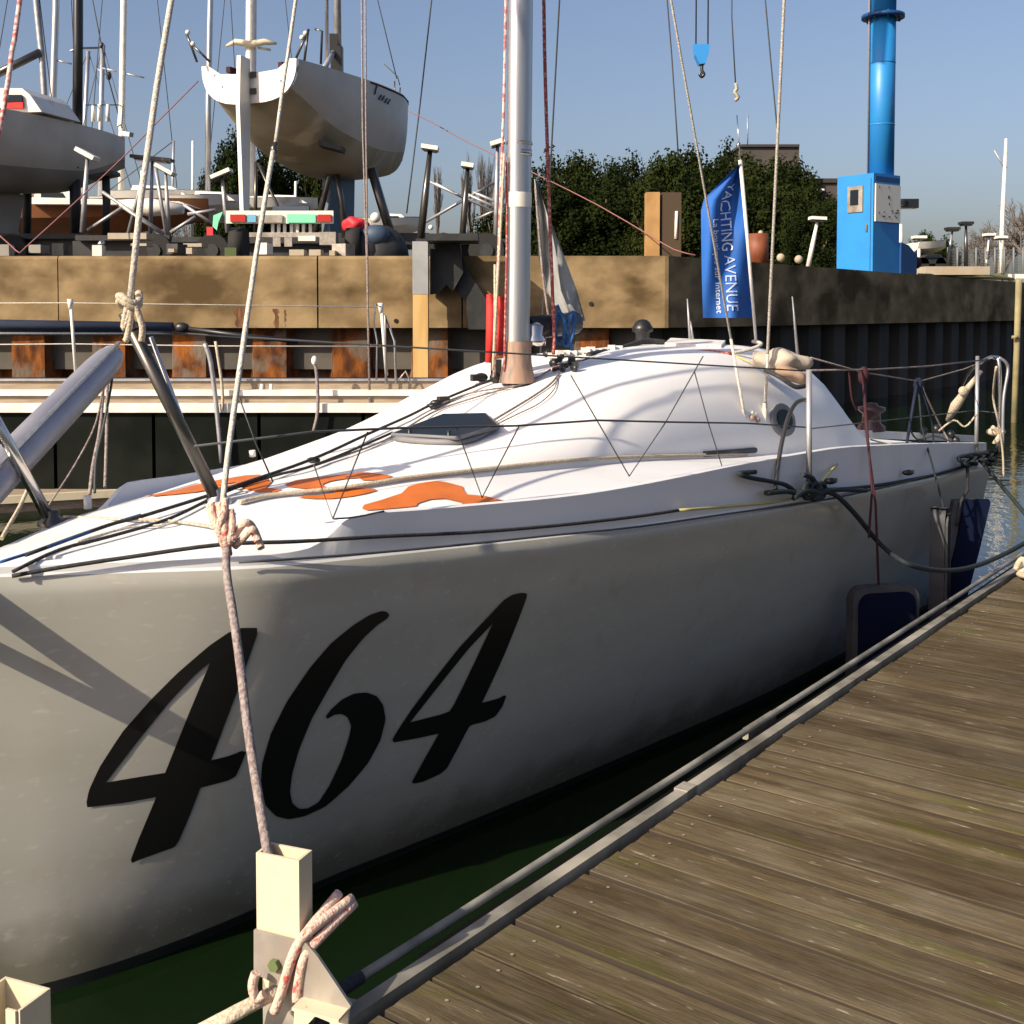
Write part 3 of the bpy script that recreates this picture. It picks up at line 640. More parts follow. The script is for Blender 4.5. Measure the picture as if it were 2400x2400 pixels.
# two unseen struts, added off the port bow to cast shadow bands on it
tipp = hit(585, 1790, f_hull) + SV*1.05
part('unseen_strut', MB().tube([BW(.03, 0, 1.21), tipp + Vector((0, 0, .0))], .030, 10), 'steel', bow_s)
part('unseen_strut', MB().tube([BW(.0, 0, 1.06), tipp + Vector((0, 0, -.02))], .024, 10), 'steel', bow_s)
# ropes hanging from the bowsprit end to the far deck edge
e0 = PD(246, 872, 4.72)
for pts, r, m in (([(246, 880), (225, 990), (175, 1090), (110, 1190)], .004, 'rope_grey'), ([(243, 880), (235, 1000), (218, 1090), (210, 1160)], .007, 'rope_grey'), ([(252, 880), (250, 1000), (248, 1080), (246, 1142)], .006, 'rope_grey'), ([(268, 850), (258, 920), (240, 1010), (225, 1080), (222, 1155)], .005, 'line_thin')):
    ropeP('sprit_line', [PD(x, y, 4.72 - .1*i) for i, (x, y) in enumerate(pts)], r, m, boat)
ropeP('sprit_line', [PD(68, 1140, 4.2), PD(45, 1190, 4.1), PD(25, 1225, 4.0), PD(4, 1262, 3.9)], .008, 'rope_cream', boat)
pulpit_top = pn1
stz = plane_t(1895, 1130, .98)
st_b = PB(1896, 1148, lambda s: g(s)+.012); st_t = PB(1896, 868, lambda s: g(s)-.03)
sta = part('stanchion', MB().tube([st_b, st_t], .0135, 10), 'alu_dull', boat, 'tall stanchion beside the winch')
part('stanchion_base', MB().lathe(st_b+Vector((0, 0, -.02)), [(.04, 0), (.04, .015), (.02, .03), (.02, .06), (0, .06)], 10), 'black_plastic', sta)
hb = [PB(x, y, lambda s, d_=d: g(s)+d_) for x, y, d in ((1817, 1148, .012), (1825, 1080, -.02), (1836, 1020, -.04), (1850, 972, -.05), (1868, 943, -.05), (1894, 936, -.03))]
part('stanchion_brace', MB().tube(spline(hb, 4), .010, 8).bar(PB(1795, 1152, lambda s: g(s)+.012), PB(1840, 1150, lambda s: g(s)+.012), .02, .012), 'steel_dark', sta)
for px, ya, yb in ((205, 1195, 900), (590, 1068, 800)):             # starboard stanchions, beyond the foredeck
    pass
for px, y0, y1 in ((206, 1192, 1162), (592, 1070, 1056)):
    part('stanchion_socket', MB().tube([PB(px, y0, lambda s: -(g(s)-.07)), PB(px-1, y1, lambda s: -(g(s)-.07))], .014, 8), 'white_paint', boat)
LT = lambda s: g(s)-.10
up_pts = [PD(312, 775, 3.55), PD(700, 808, 4.05), PD(1175, 831, 4.75), PB(1500, 850, LT), PB(1895, 870, LT)]
part('lifeline', MB().tube([up_pts[0], up_pts[-1]], .0038, 6), 'line_thin', boat)
p0, p1 = up_pts[0], up_pts[-1]
# lower lifeline with lacing down to the toe of the deck
lo_px = [(560, 1065), (730, 1088), (860, 1012), (1075, 1000), (1215, 998), (1400, 984), (1560, 990), (1640, 992), (1780, 993), (1895, 1002)]
deep = lambda x: PB(x, 1180 if x < 1500 else 1120, LT)
def lp(x, y, tf=LT): return PB(x, y, tf)
part('lifeline', MB().tube([lp(x, y) for x, y in ((455, 1046), (735, 1012), (940, 1003), (1090, 1000), (1210, 998), (1400, 985), (1560, 989), (1750, 992), (1895, 1002))], .0042, 6), 'line_thin', boat)
for seg in (((735, 1088), (780, 1216), (862, 1012)), ((1070, 1003), (1130, 1166), (1216, 1000)), ((1338, 880), (1475, 1116), (1560, 990), (1648, 835)), ((1628, 872), (1660, 990), (1706, 1136), (1735, 1090)), ((560, 930), (600, 1040), (640, 1130))):
    part('lacing_line', MB().tube([lp(x, y) for x, y in seg], .0026, 5), 'line_thin', boat)
ropeP('lacing_line', [PB(x, y, lambda s: g(s)-KIN+.004) for x, y in ((782, 1216), (830, 1212), (900, 1198))], .003, 'line_thin', boat)
# black jackline along the topside facet, thin line below it
FT = lambda s: g(s)-KIN*.5+.014
jl = [(28, 1350), (140, 1330), (300, 1306), (520, 1276), (700, 1269), (900, 1257), (1100, 1248), (1300, 1232), (1480, 1212), (1590, 1196)]
ropeP('jackline', [PB(x, y, FT) for x, y in jl], .0062, 'rope_black', boat, sm=4)
ropeP('jackline', [PB(x, y, FT) for x, y in ((1590, 1196), (1700, 1187), (1800, 1178), (1860, 1168))], .0065, 'rope_yellow', boat, sm=3)
ropeP('sheet_line', [PB(x, y, lambda s: g(s)+.004) for x, y in ((560, 1318), (800, 1302), (1050, 1280), (1300, 1254), (1500, 1234), (1700, 1205), (1850, 1184), (1990, 1160), (2150, 1122), (2280, 1085))], .004, 'line_thin', boat, sm=3)
ropeP('sheet_line', [PB(x, y, FT) for x, y in ((1930, 1148), (2040, 1140), (2180, 1115), (2290, 1086))], .009, 'rope_green', boat, sm=3)
# porthole with its grey ring, low on the coachroof side
def roofn(p):
    s, t = ST_OF(p); e = .02
    gx = (top_z(s+e, t)-top_z(s-e, t))/(2*e); gy = (top_z(s, t+e)-top_z(s, t-e))/(2*e); return (Vector((0, 0, 1)) - AX*gx - PT*gy).normalized()
pc = PS(1832, 985, 0)
if pc:
    nn = roofn(pc); a1 = AX; a1 = (a1 - nn*a1.dot(nn)).normalized(); a2 = nn.cross(a1)
    ringp = lambda ra, rb, o: [pc + nn*o + a1*math.cos(2*math.pi*i/20)*ra + a2*math.sin(2*math.pi*i/20)*rb for i in range(20)]
    ph = part('porthole', MB().prism(ringp(.125, .085, -.02), nn*.035), 'grey_rubber', boat, 'porthole with a wide grey rim')
    part('porthole_glass', MB().prism(ringp(.082, .052, .010), nn*.012), 'dark_acrylic', ph)
for i, (px, py) in enumerate(((1762, 985), (1768, 975), (1775, 990))):
    q = PS(px, py, .012)
    if q: part('vent_cap', MB().ball(q, .015, 8, 6), ('orange_tape', 'white_paint', 'orange_tape')[i], boat)
part('jammer_strip', MB().tube([p for p in (PS(1650, 1072, .015), PS(1700, 1068, .015), PS(1770, 1062, .015)) if p], .014, 6), 'black_plastic', boat)
# things on the roof
ph_ = PS(1590, 815, .01) or PD(1590, 806, 6.5)
part('companion_slide', MB().prism([PD(x, y, d) for x, y, d in ((1558, 812, 6.3), (1690, 818, 6.25), (1700, 806, 6.6), (1572, 800, 6.6))], (0, 0, .02)), 'white_paint', boat)
ropeP('control_line', [PD(1600, 828, 6.0), PD(1660, 824, 6.05), PD(1715, 829, 6.05)], .011, 'rope_red', boat, sm=3)
ropeP('control_line', [PD(1700, 832, 6.05), PD(1760, 818, 6.1), PD(1785, 806, 6.15), PD(1765, 800, 6.3)], .010, 'rope_white', boat, sm=3)
ropeP('control_line', [PD(1715, 830, 6.05), PD(1760, 850, 6.0), PD(1800, 872, 5.95)], .006, 'rope_yellow', boat, sm=3)
bagc = PD(1825, 838, 6.0)
dome = PD(1506, 772, 6.6)
cp = part('compass', MB().lathe(dome+Vector((0, 0, -.05)), [(.04, -.03), (.04, .03), (.06, .04), (.06, .06), (.05, .075), (.04, .092), (.024, .104), (0, .108)], 14), 'black_plastic', boat, 'black domed compass on the roof')
part('control_line_bundle', MB().tube(spline([PD(1380, 832, 5.8), PD(1450, 818, 6.2), PD(1510, 800, 6.45), PD(1560, 803, 6.5)], 4), .016, 8), 'rope_black', boat)
for xa, ya, xb, yb, d in ((1611, 700, 1618, 800, 6.7), (1618, 752, 1624, 800, 6.7), (1857, 695, 1870, 838, 6.2)):
    part('whip_antenna', MB().tube([PD(xb, yb, d), PD((xa+xb)/2, (ya+yb)/2, d), PD(xa, ya, d)], [.010, .008, .004], 6), 'alu_dull', boat)
# rope bag strapped on the aft end of the roof
vs = [PD(1800, 842, 5.75), PD(1838, 828, 5.72), PD(1890, 838, 5.72), PD(1900, 868, 5.7), PD(1880, 896, 5.68), PD(1840, 904, 5.66), PD(1806, 876, 5.70)]
bag = thing('deck_bag', 'cream and brown canvas bag strapped on the aft edge of the white cabin roof', 'bag', PD(1850, 880, 5.75))
part('bag_top', MB().lump(PD(1832, 848, 5.86), .115, (1.25, .9, .52), 3, .16, Matrix.Rotation(.12, 3, 'Y')), 'bag_cream', bag)
part('bag_bottom', MB().lump(PD(1856, 878, 5.80), .092, (1.05, .85, .42), 6, .18, Matrix.Rotation(.3, 3, 'Y')), 'bag_brown', bag)
part('bag_strap', MB().tube(spline([PD(1795, 868, 5.74), PD(1828, 884, 5.66), PD(1862, 906, 5.66), PD(1885, 905, 5.70)], 4), .012, 8), 'rope_black', bag)
# cockpit winch and rope bag
wp = PB(2041, 1005, lambda s: .60)
wz = Vector((wp.x, wp.y, 1.18))
part('primary_winch', MB().lathe(PB(2042, 1010, lambda s: .62), [(.085, 0), (.085, .03), (.06, .05), (.055, .11), (.085, .13), (.085, .15), (.04, .16), (.035, .175), (0, .18)], 16), 'winch_red', boat, 'dark red winch on the cockpit edge')
part('cockpit_coaming', MB().bar(PB(1965, 1015, lambda s: .62), PB(2280, 1028, lambda s: .66), .05, .05), 'white_paint', boat)
ropeP('sheet_line', [PB(1915, 1140, lambda s: g(s)+.02), PB(1960, 1090, lambda s: g(s)-.02), PB(2003, 1040, lambda s: .66), PB(2012, 1010, lambda s: .63)], .006, 'rope_yellow', boat, sm=3)
ropeP('sheet_line', [PB(1912, 1024, lambda s: .75), PB(1960, 1003, lambda s: .7), PB(1998, 1018, lambda s: .66)], .006, 'rope_black', boat, sm=3)
ropeP('sheet_line', [PB(1770, 1106, lambda s: g(s)+.0), PB(1732, 1110, lambda s: g(s)+.006), PB(1760, 1120, lambda s: g(s)+.008), PB(1800, 1127, lambda s: g(s)+.01), PB(1840, 1136, lambda s: g(s)+.012), PB(1862, 1152, lambda s: g(s)+.02)], .011, 'rope_green', boat, sm=4, label='dark teal rope end lying on the side deck')
cb = PB(1905, 1150, lambda s: g(s)+.03)
part('mooring_cleat', MB().bar(cb - AX*.09, cb + AX*.09, .022, .022).tube([cb - AX*.03 - Vector((0, 0, .04)), cb - AX*.03], .012).tube([cb + AX*.03 - Vector((0, 0, .04)), cb + AX*.03], .012), 'black_plastic', boat)
cb2 = PB(2318, 1078, lambda s: g(s)+.03)
part('mooring_cleat', MB().bar(cb2 - AX*.09, cb2 + AX*.09, .022, .022).tube([cb2 - Vector((0, 0, .04)), cb2], .02), 'black_plastic', boat)
for px, py, a in ((1945, 1128, 0), (2128, 1108, 1)):
    q = PB(px, py, lambda s: g(s)+.015)
    part('fairlead', MB().ball(q, .022, 8, 6, sc=(1.5, .6, .7)).box(q + AX*.03, (.05, .03, .02), Matrix.Rotation(.9, 3, 'Z')), 'black_plastic', boat)
# pushpit and stern lifeline
pp = [PB(2288, 1075, lambda s: g(s)+.0), PB(2291, 835, lambda s: g(s)-.04)]
push = part('pushpit', MB().tube(pp, .0125, 10), 'alu_dull', boat)
q0 = BW(6.42, .86, 1.02); 
part('pushpit_rail', MB().tube(spline([PD(2338, 1060, 7.55), PD(2344, 940, 7.55), PD(2341, 850, 7.55), PD(2333, 838, 7.6), PD(2310, 843, 7.7), PD(2270, 880, 8.0), PD(2225, 985, 8.6)], 5), .013, 10), 'steel', push)
part('pushpit_rail', MB().tube(spline([PD(2341, 838, 7.55), PD(2358, 850, 7.55), PD(2362, 872, 7.55), PD(2352, 940, 7.5), PD(2350, 1050, 7.5)], 5), .010, 10), 'alu_dull', push)
part('lifeline', MB().tube([PB(1896, 868, LT), PB(2050, 866, LT), PB(2180, 858, LT), PD(2320, 842, 7.55)], .005, 6), 'rope_grey', boat)
part('lifeline', MB().tube([PB(1900, 838, LT), PB(2020, 872, LT), PB(2155, 894, LT), PB(2260, 865, LT), PD(2310, 845, 7.6)], .004, 6), 'rope_grey', boat)
part('lifeline', MB().tube([PB(1896, 1005, LT), PB(2080, 985, LT), PB(2285, 962, LT), PD(2340, 968, 7.55)], .0035, 6), 'line_thin', boat)
hs = part('horseshoe_float', MB().ball(PD(2258, 917, 7.9), .034, 10, 7).tube([PD(2300, 870, 7.8), PD(2268, 910, 7.9), PD(2240, 950, 8.0), PD(2222, 985, 8.1)], [.012, .022, .036, .018], 8), 'rope_cream', boat, 'cream throw line hanging on the pushpit')
part('stern_knot', MB().ball(PD(2335, 1012, 7.55), .05, 9, 6, sc=(1.3, 1, .6)).tube(spline([PD(2325, 1000, 7.5), PD(2345, 1020, 7.5), PD(2330, 1040, 7.5), PD(2350, 1010, 7.5)], 4), .014, 6), 'rope_cream', boat)
for px, py in ((2165, 1010), (2195, 1005), (2228, 1018), (2160, 1040), (2240, 1032)):
    q = PD(px, py, 7.3); part('deck_block', MB().ball(q, .028, 8, 5), 'black_plastic', boat)

for i_, (pts, r, m_) in enumerate((([(2108, 1075), (2140, 1048), (2180, 1052), (2215, 1040), (2250, 1050)], .008, 'rope_white'), ([(2130, 1000), (2150, 1030), (2190, 1022), (2230, 1036)], .006, 'rope_black'), ([(2160, 905), (2200, 990), (2222, 1035), (2205, 1060)], .006, 'rope_grey'), ([(2200, 1010), (2236, 985), (2262, 1000), (2290, 970)], .006, 'rope_cream'), ([(2040, 1030), (2080, 1040), (2140, 1046), (2200, 1052)], .006, 'rope_yellow'), ([(2335, 860), (2328, 930), (2340, 990), (2350, 1060), (2352, 1120)], .007, 'rope_cream'), ([(1990, 868), (1996, 930), (2008, 960)], .006, 'rope_darkred'))):
    ropeP('sheet_line', [PD(x_, y_, 7.25 if y_ > 920 else 7.0) if i_ != 6 else PB(x_, y_, LT) for x_, y_ in pts], r, m_, boat, sm=4)
# ---- forestay ropes over the bow
kn = PD(303, 722, 3.5)
fs = part('forestay_rope', MB().tube([kn, PD(330, 470, 3.62), PD(368, 200, 3.75), PD(405, -20, 3.86), PD(560, -1000, 4.5)], .0105, 8), 'rope_white', boat, 'thick pale rope rising from the pulpit knot')
mb = MB(); c = PD(303, 695, 3.5)
mb.tube(spline([c + Vector((.03*math.cos(a), .03*math.sin(a), .012*math.sin(2*a)-.002*a)) for a in [i*.6 for i in range(24)]], 1), .011, 8)
for pts in (((303, 700), (294, 740), (290, 770), (302, 742), (312, 702)), ((305, 705), (306, 745), (298, 790), (293, 800)), ((312, 705), (326, 740), (334, 770), (331, 800))):
    mb.tube(spline([PD(x, y, 3.48) for x, y in pts], 4), .010, 8)
part('rope_knot', mb, 'rope_cream', fs)
ropeP('forestay_rope', [PD(522, 1180, 3.05), PD(535, 1060, 3.15), PD(560, 880, 3.3), PD(600, 600, 3.6), PD(640, 355, 3.85)], .0082, 'rope_white', boat, sm=2, label='pale rope from the bow lashing up to a shackle')
part('shackle', MB().ball(PD(642, 352, 3.86), .013, 8, 6, sc=(1, 1, 1.6)).tube([PD(642, 352, 3.86), PD(646, 335, 3.87)], .009, 6), 'steel_dark', boat)
ropeP('forestay_rope', [PD(645, 340, 3.87), PD(668, 170, 4.0), PD(696, -20, 4.15), PD(830, -1000, 4.8)], .0065, 'rope_white', boat, sm=2, label='thinner pale rope above the shackle')
ropeP('forestay_rope', [PD(-60, 560, 3.6), PD(8, 260, 3.75), PD(28, 120, 3.85), PD(52, -40, 3.95), PD(150, -900, 4.6)], .0085, 'rope_redwhite', boat, sm=2, label='red and white rope at the far left')
# lashing at the bow, pale pink rope with loops
lash = thing('mooring_rope', 'pale pink mooring rope lashed at the bow, running down to the cream post', 'rope', PD(520, 1230, 2.95))
mb = MB(); ld = 2.98
for pts in (((495, 1178), (500, 1210), (515, 1250), (530, 1290)), ((512, 1178), (522, 1215), (528, 1250), (534, 1290)), ((528, 1168), (526, 1200), (515, 1230), (520, 1268)), ((490, 1180), (505, 1230), (528, 1262), (536, 1300)), ((540, 1195), (545, 1225), (540, 1260), (532, 1290)), ((545, 1200), (535, 1235), (545, 1262), (560, 1240), (575, 1225), (590, 1232), (598, 1252), (605, 1270)), ((550, 1280), (570, 1262), (592, 1240), (604, 1262), (612, 1285))):
    mb.tube(spline([PD(x, y, ld - .012*i % .03) for i, (x, y) in enumerate(pts)], 4), .010, 8)
part('rope_lashing', mb, 'rope_pink', lash)
part('rope_tail', MB().tube(spline([PD(532, 1285, 2.95), PD(530, 1320, 2.9), PD(534, 1365, 2.86), PD(545, 1430, 2.78), PD(562, 1550, 2.7), PD(580, 1700, 2.6), PD(603, 1850, 2.5), PD(625, 1985, 2.42), PD(632, 2040, 2.40)], 4), .0105, 8), 'rope_grey', lash)
# ================================================================== mooring ropes and fenders of the white boat
def topl(name, pts, r, m, label, cat, n=8, sm=5, group=None):
    return solo(name, MB().tube(spline(pts, sm) if sm else pts, r, n), m, label, cat, group)
mb = MB().tube(spline([PB(1890, 1150, lambda s: g(s)+.03), PB(1950, 1156, lambda s: g(s)+.04), PB(2000, 1200, lambda s: g(s)+.05), PB(2060, 1272, lambda s: g(s)+.07), PD(2120, 1318, 5.5), PD(2190, 1336, 5.7), PD(2260, 1333, 5.9), PD(2330, 1310, 6.2), PD(2410, 1268, 6.5), PD(2560, 1180, 7.1)], 5), .0125, 8)
for k in range(3):
    c = PB(1893 + 16*k, 1150, lambda s: g(s)+.035); mb.tube(spline([c + AX*.05*math.cos(a) + Vector((0, 0, .035*math.sin(a))) for a in [i*.7 for i in range(10)]], 2), .0115, 6)
mb.tube(spline([PB(x_, y_, lambda s: g(s)+.03) for x_, y_ in ((1880, 1112), (1905, 1122), (1912, 1148), (1880, 1160), (1845, 1152), (1795, 1156))], 4), .012, 6)
mb.tube(spline([PB(x_, y_, lambda s: g(s)+.045) for x_, y_ in ((1860, 1168), (1890, 1150), (1925, 1160), (1905, 1172), (1935, 1150), (1985, 1148), (2030, 1150))], 4), .012, 6)
solo('mooring_rope', mb, 'rope_green', 'dark green mooring rope sagging from the side cleat to the pontoon', 'rope')
mb = MB().tube([PD(2300, 1082, 7.3), PD(2420, 1225, 7.0), PD(2700, 1560, 6.2)], .0125, 8)
for k in range(4):
    c = PB(2262+20*k, 1080-4*k, lambda s: g(s)+.035); mb.tube(spline([c + AX*.07*math.cos(a) + PT*.03*math.sin(2*a) + Vector((0, 0, .03*math.sin(a))) for a in [i*.7 for i in range(10)]], 2), .012, 6)
solo('mooring_rope', mb, 'rope_green', 'dark straight mooring rope leading from the stern cleat towards the pontoon', 'rope')
def slab(c, w, th, h, r, yaw):                        # upright flat fender, width w along the boat, thickness th outwards
    ax = Matrix.Rotation(yaw, 3, 'Z') @ AX; n_ = Matrix.Rotation(yaw, 3, 'Z') @ PT
    out = []
    for cx, cz, a0 in ((w/2-r, h/2-r, 0), (-w/2+r, h/2-r, 90), (-w/2+r, -h/2+r, 180), (w/2-r, -h/2+r, 270)):
        for k in range(5): a = R(a0 + 90*k/4); out.append((cx + r*math.cos(a), cz + r*math.sin(a)))
    return lambda q, o, sc: [c + ax*(x*sc) + Vector((0, 0, z*(sc if sc == 1 else (h/2-.03)/(h/2)))) + n_*o for x, z in out], n_
def fender(label, c, w, th, h, yaw, line, lm, face='navy_fabric'):
    t = thing('fender', label, 'fender', c, 'flat fenders between hull and pontoon')
    fn, n_ = slab(Vector(c), w, th, h, .07, yaw)
    part('fender_body', MB().prism(fn(0, -th/2, 1), n_*th), 'fender_grey', t, sharp=40)
    part('fender_cover', MB().prism(fn(0, th/2+.002, .86), n_*.012), face, t)
    part('fender_line', MB().tube(line, .0062, 6), lm, t)
    return t
f1 = PD(2068, 1492, 5.72); 
fender('navy flat fender with grey rim on a thin red line, nearest of the three', f1, .36, .07, .52, R(-42), [PB(2022, 868, LT), PD(2030, 1010, 5.9), PD(2052, 1180, 5.72), PD(2060, 1388, 5.72)], 'rope_darkred')
part('fender_line', MB().tube([PB(2022, 868, LT), PD(2044, 1150, 5.75), PD(2036, 1260, 5.66)], .006, 6).tube([PD(2090, 1388, 5.72), PD(2078, 1372, 5.72), PD(2062, 1388, 5.72)], .008, 6), 'rope_darkred', bpy.data.objects['fender'])
part('fender_toggle', MB().ball(PB(2024, 880, LT), .03, 8, 6, sc=(1, 1, 1.6)), 'rope_darkred', bpy.data.objects['fender'])
f2 = PD(2200, 1330, 6.3)
fender('slim grey upright fender hanging in the middle of the three on dark blue lines', f2, .085, .08, .66, R(0), [PB(2152, 895, LT), PD(2160, 1000, 6.9), PD(2185, 1090, 6.5), PD(2212, 1190, 6.3), PD(2215, 1220, 6.28)], 'rope_green', 'fender_grey')
part('fender_line', MB().tube([PB(2150, 890, LT), PB(2130, 1010, LT), PB(2118, 1085, lambda s: g(s)-.2), PB(2000, 1072, lambda s: g(s)-.3)], .010, 6).tube([PB(2158, 900, LT), PB(2185, 990, LT), PB(2190, 1060, lambda s: g(s)-.2)], .006, 6), 'rope_navy', bpy.data.objects['fender.001'])
part('fender_knot', MB().ball(PB(2152, 902, LT), .028, 8, 6, sc=(1, 1, 1.6)), 'rope_navy', bpy.data.objects['fender.001'])
f3 = PD(2276, 1305, 6.65)
t3 = thing('fender', 'tall navy fender board leaning by the stern, farthest of the three', 'fender', f3, 'flat fenders between hull and pontoon')
q = [PD(x, y, d) for x, y, d in ((2262, 1172, 6.72), (2318, 1170, 6.72), (2322, 1178, 6.70), (2296, 1290, 6.55), (2262, 1420, 6.38), (2205, 1420, 6.38), (2240, 1290, 6.55))]
part('fender_cover', MB().prism(q, Vector((0, .02, 0))), 'navy_fabric', t3)
part('fender_body', MB().prism([p + Vector((-.055, .022, -.005)) for p in q], Vector((0, .05, 0))), 'fender_grey', t3)
part('fender_line', MB().tube([PD(2268, 1085, 7.2), PD(2267, 1150, 6.8), PD(2250, 1180, 6.7), PD(2242, 1230, 6.62)], .010, 6), 'rope_black', t3)

# ================================================================== wooden pontoon
DP = PZ(840, 2400, .45); DQ = PZ(2400, 1335, .45); DA = (DQ-DP).normalized(); DN = Vector((DA.y, -DA.x, 0))
def DW(a, b, z): return Vector((DP.x + DA.x*a + DN.x*b, DP.y + DA.y*a + DN.y*b, z))     # a along the edge, b inboard
A0, A1_, DWID = -1.62, 9.6, 2.75
dock = thing('wooden_pontoon', 'weathered wooden pontoon deck with aluminium edge rails beside the white boat', 'pontoon', DW(3, 1.3, 0))
pw, gap = .140, .012
variants = []
for v in range(5):
    mb = MB(); n = 10; rng = random.Random(v); rows = []
    prof = [(-pw/2, -.035), (-pw/2, -.0015), (-pw/2+.0025, 0)] + [(x, rng.uniform(-.0025, .001)) for x in (-.045, -.02, 0, .02, .045)] + [(pw/2-.0025, 0), (pw/2, -.0015), (pw/2, -.035)]
    for i in range(n+1):
        x = DWID*(i/n); jag = rng.uniform(-.008, .012) if i == 0 else 0
        rows.append([(x+jag, y + (.002*math.sin(3*x+v)), z + .0015*math.sin(2.1*x+2*v)) for y, z in prof])
    mb.grid(rows, smooth=False, mif=lambda i, j: 2 if j in (0, 9) else 0); mb.f.append(tuple(range(len(prof)))); mb.mi.append(0); mb.sm.append(False)
    for sx in (.09, 1.32, 2.62):
        for sy in (-.042, .042):
            q = (sx + rng.uniform(-.012, .012), sy + rng.uniform(-.006, .006)); mb.add([(q[0]+.0048*math.cos(R(60*i)), q[1]+.0048*math.sin(R(60*i)), .0022) for i in range(6)], [tuple(range(6))], 1)
    variants.append(mb.mesh('plank', ['wood_plank', 'galvanised', 'wood_dark']))
ang = math.atan2(DN.y, DN.x); k = 0; a = A0
rr = random.Random(5)
while a < A1_:
    o = bpy.data.objects.new('plank', variants[k % 5 if k % 3 else (k*7) % 5])
    p = DW(a+pw/2, .012 + rr.uniform(-.004, .006), .45 + rr.uniform(-.003, .003)); o.location = p; o.rotation_euler = (rr.uniform(-.008, .008), 0, ang + rr.uniform(-.0015, .0015))
    COL.objects.link(o); o.parent = dock; o.matrix_parent_inverse = Matrix.Translation(-dock.location)
    a += pw + gap + rr.uniform(-.002, .003); k += 1
def rail(a0, a1, b0, b1, z0, z1):
    return MB().prism([DW(a0, b0, z0), DW(a0, b1, z0), DW(a1, b1, z0), DW(a1, b0, z0)], (0, 0, z1-z0))
mb = rail(-.02, A1_, -.048, -.012, .36, .462); part('inner_rail', mb, 'rail_alu', dock)
mb = MB(); pts = [DW(a_, -.112, .452) for a_ in (.62, 1.2, 2.5, 5, 7.5, A1_)]; pts = [DW(.10, -.114, .452), DW(.30, -.112, .452)] + [DW(.42, -.112, .452)] + pts
part('outer_rail', MB().tube(pts, [.0145]*3 + [.0145]*6, 4, flat=1.0), 'rail_alu', dock)
part('rail_channel', rail(.3, A1_, -.105, -.055, .36, .425), 'wood_dark', dock)
part('side_beam', rail(A0, A1_, -.05, -.0, .05, .355), 'wood_dark', dock)
part('rail_joint', MB().prism([DW(1.40, -.058, .40), DW(1.40, -.012, .40), DW(1.46, -.012, .40), DW(1.46, -.058, .40)], (0, 0, .064)), 'galvanised', dock)
part('rail_end', MB().tube(spline([DW(-.03, -.085, .36), DW(.0, -.105, .42), DW(.05, -.113, .447), DW(.12, -.114, .452)], 4), [.0165]*13, 8), 'rope_black', dock)
for a_ in (1.0, 3.6, 6.2, 8.8):
    part('float', MB().prism([DW(a_-.8, .1, -.25), DW(a_+.8, .1, -.25), DW(a_+.8, 2.6, -.25), DW(a_-.8, 2.6, -.25)], (0, 0, .62)), 'concrete_pale', dock)
part('under_deck', MB().prism([DW(A0, .0, .36), DW(A0, DWID, .36), DW(A1_, DWID, .36), DW(A1_, 0, .36)], (0, 0, .04)), 'wood_dark', dock)
# small ledge on the outer rail
part('rail_bracket', rail(2.05, 2.28, -.150, -.128, .40, .438), 'rail_alu', dock)
# rope heap on the pontoon edge far right
cl = solo('cleat_rope', MB().tube(spline([PZ(2380, 1335, .50), PZ(2395, 1310, .56), PZ(2410, 1330, .52), PZ(2388, 1345, .48), PZ(2420, 1350, .5), PZ(2405, 1320, .6), PZ(2440, 1340, .5)], 4), .016, 7), 'rope_cream', 'pale rope tied on the pontoon edge where it leaves the frame', 'rope')

# cream fairlead posts on the finger head
def bracket(label, corner, first):
    t = thing('fairlead_post', label, 'post', corner, 'cream fairlead posts at the end of the pontoon')
    c = Vector(corner); u = DN; v = DA                           # u: to the right (inboard), v: away
    return t
BY = 2.40
c0 = PD(600, 1998, BY)
U = (PD(712, 2032, BY+.0) - c0); U.z = 0
fr = thing('fairlead_post', 'cream box post with a pink rope wound round its galvanised foot plate', 'post', Vector((c0.x, c0.y, .45)), 'cream fairlead posts')
u = Vector((.93, -.36, 0)).normalized(); v = Vector((.36, .93, 0)).normalized()
w_, dp_ = .104, .052
zt = c0.z; zbm = PD(605, 2178, BY).z - .06
def BX(i, j, z): return c0 + u*i + v*j + Vector((0, 0, z - c0.z))
mb = MB(); th = .006
for i0, i1, j0, j1 in ((0, w_, 0, th), (0, w_, dp_-th, dp_), (0, th, th, dp_-th), (w_-th, w_, th, dp_-th)):
    mb.prism([BX(i0, j0, zbm), BX(i1, j0, zbm), BX(i1, j1, zbm), BX(i0, j1, zbm)], (0, 0, zt - zbm))
part('post_box', mb, 'cream_paint', fr)
part('post_plug', MB().prism([BX(th, th, zt-.03), BX(w_-th, th, zt-.03), BX(w_-th, dp_-th, zt-.03), BX(th, dp_-th, zt-.03)], (0, 0, .008)), 'bag_brown', fr)
zp = PD(600, 2178, BY).z
zl = PD(600, 2330, BY).z
def onpl(x, y, off=-.008):                                  # picture point on the post's front plane
    p0 = c0 + v*off; d = ray(x, y); return CAM + d*((p0-CAM).dot(v)/d.dot(v))
pl = [onpl(x, y) for x, y in ((599, 2176), (695, 2201), (722, 2207), (748, 2238), (826, 2354), (820, 2364), (714, 2337), (699, 2343), (650, 2302), (599, 2277))]
part('gusset_plate', MB().prism(pl, -v*.007), 'galvanised', fr)
part('plate_bolt', MB().prism([BX(.056 + .013*math.cos(R(60*i)), -.0165, zp-.055 + .013*math.sin(R(60*i))) for i in range(6)], -v*.011), 'bolt_green', fr)
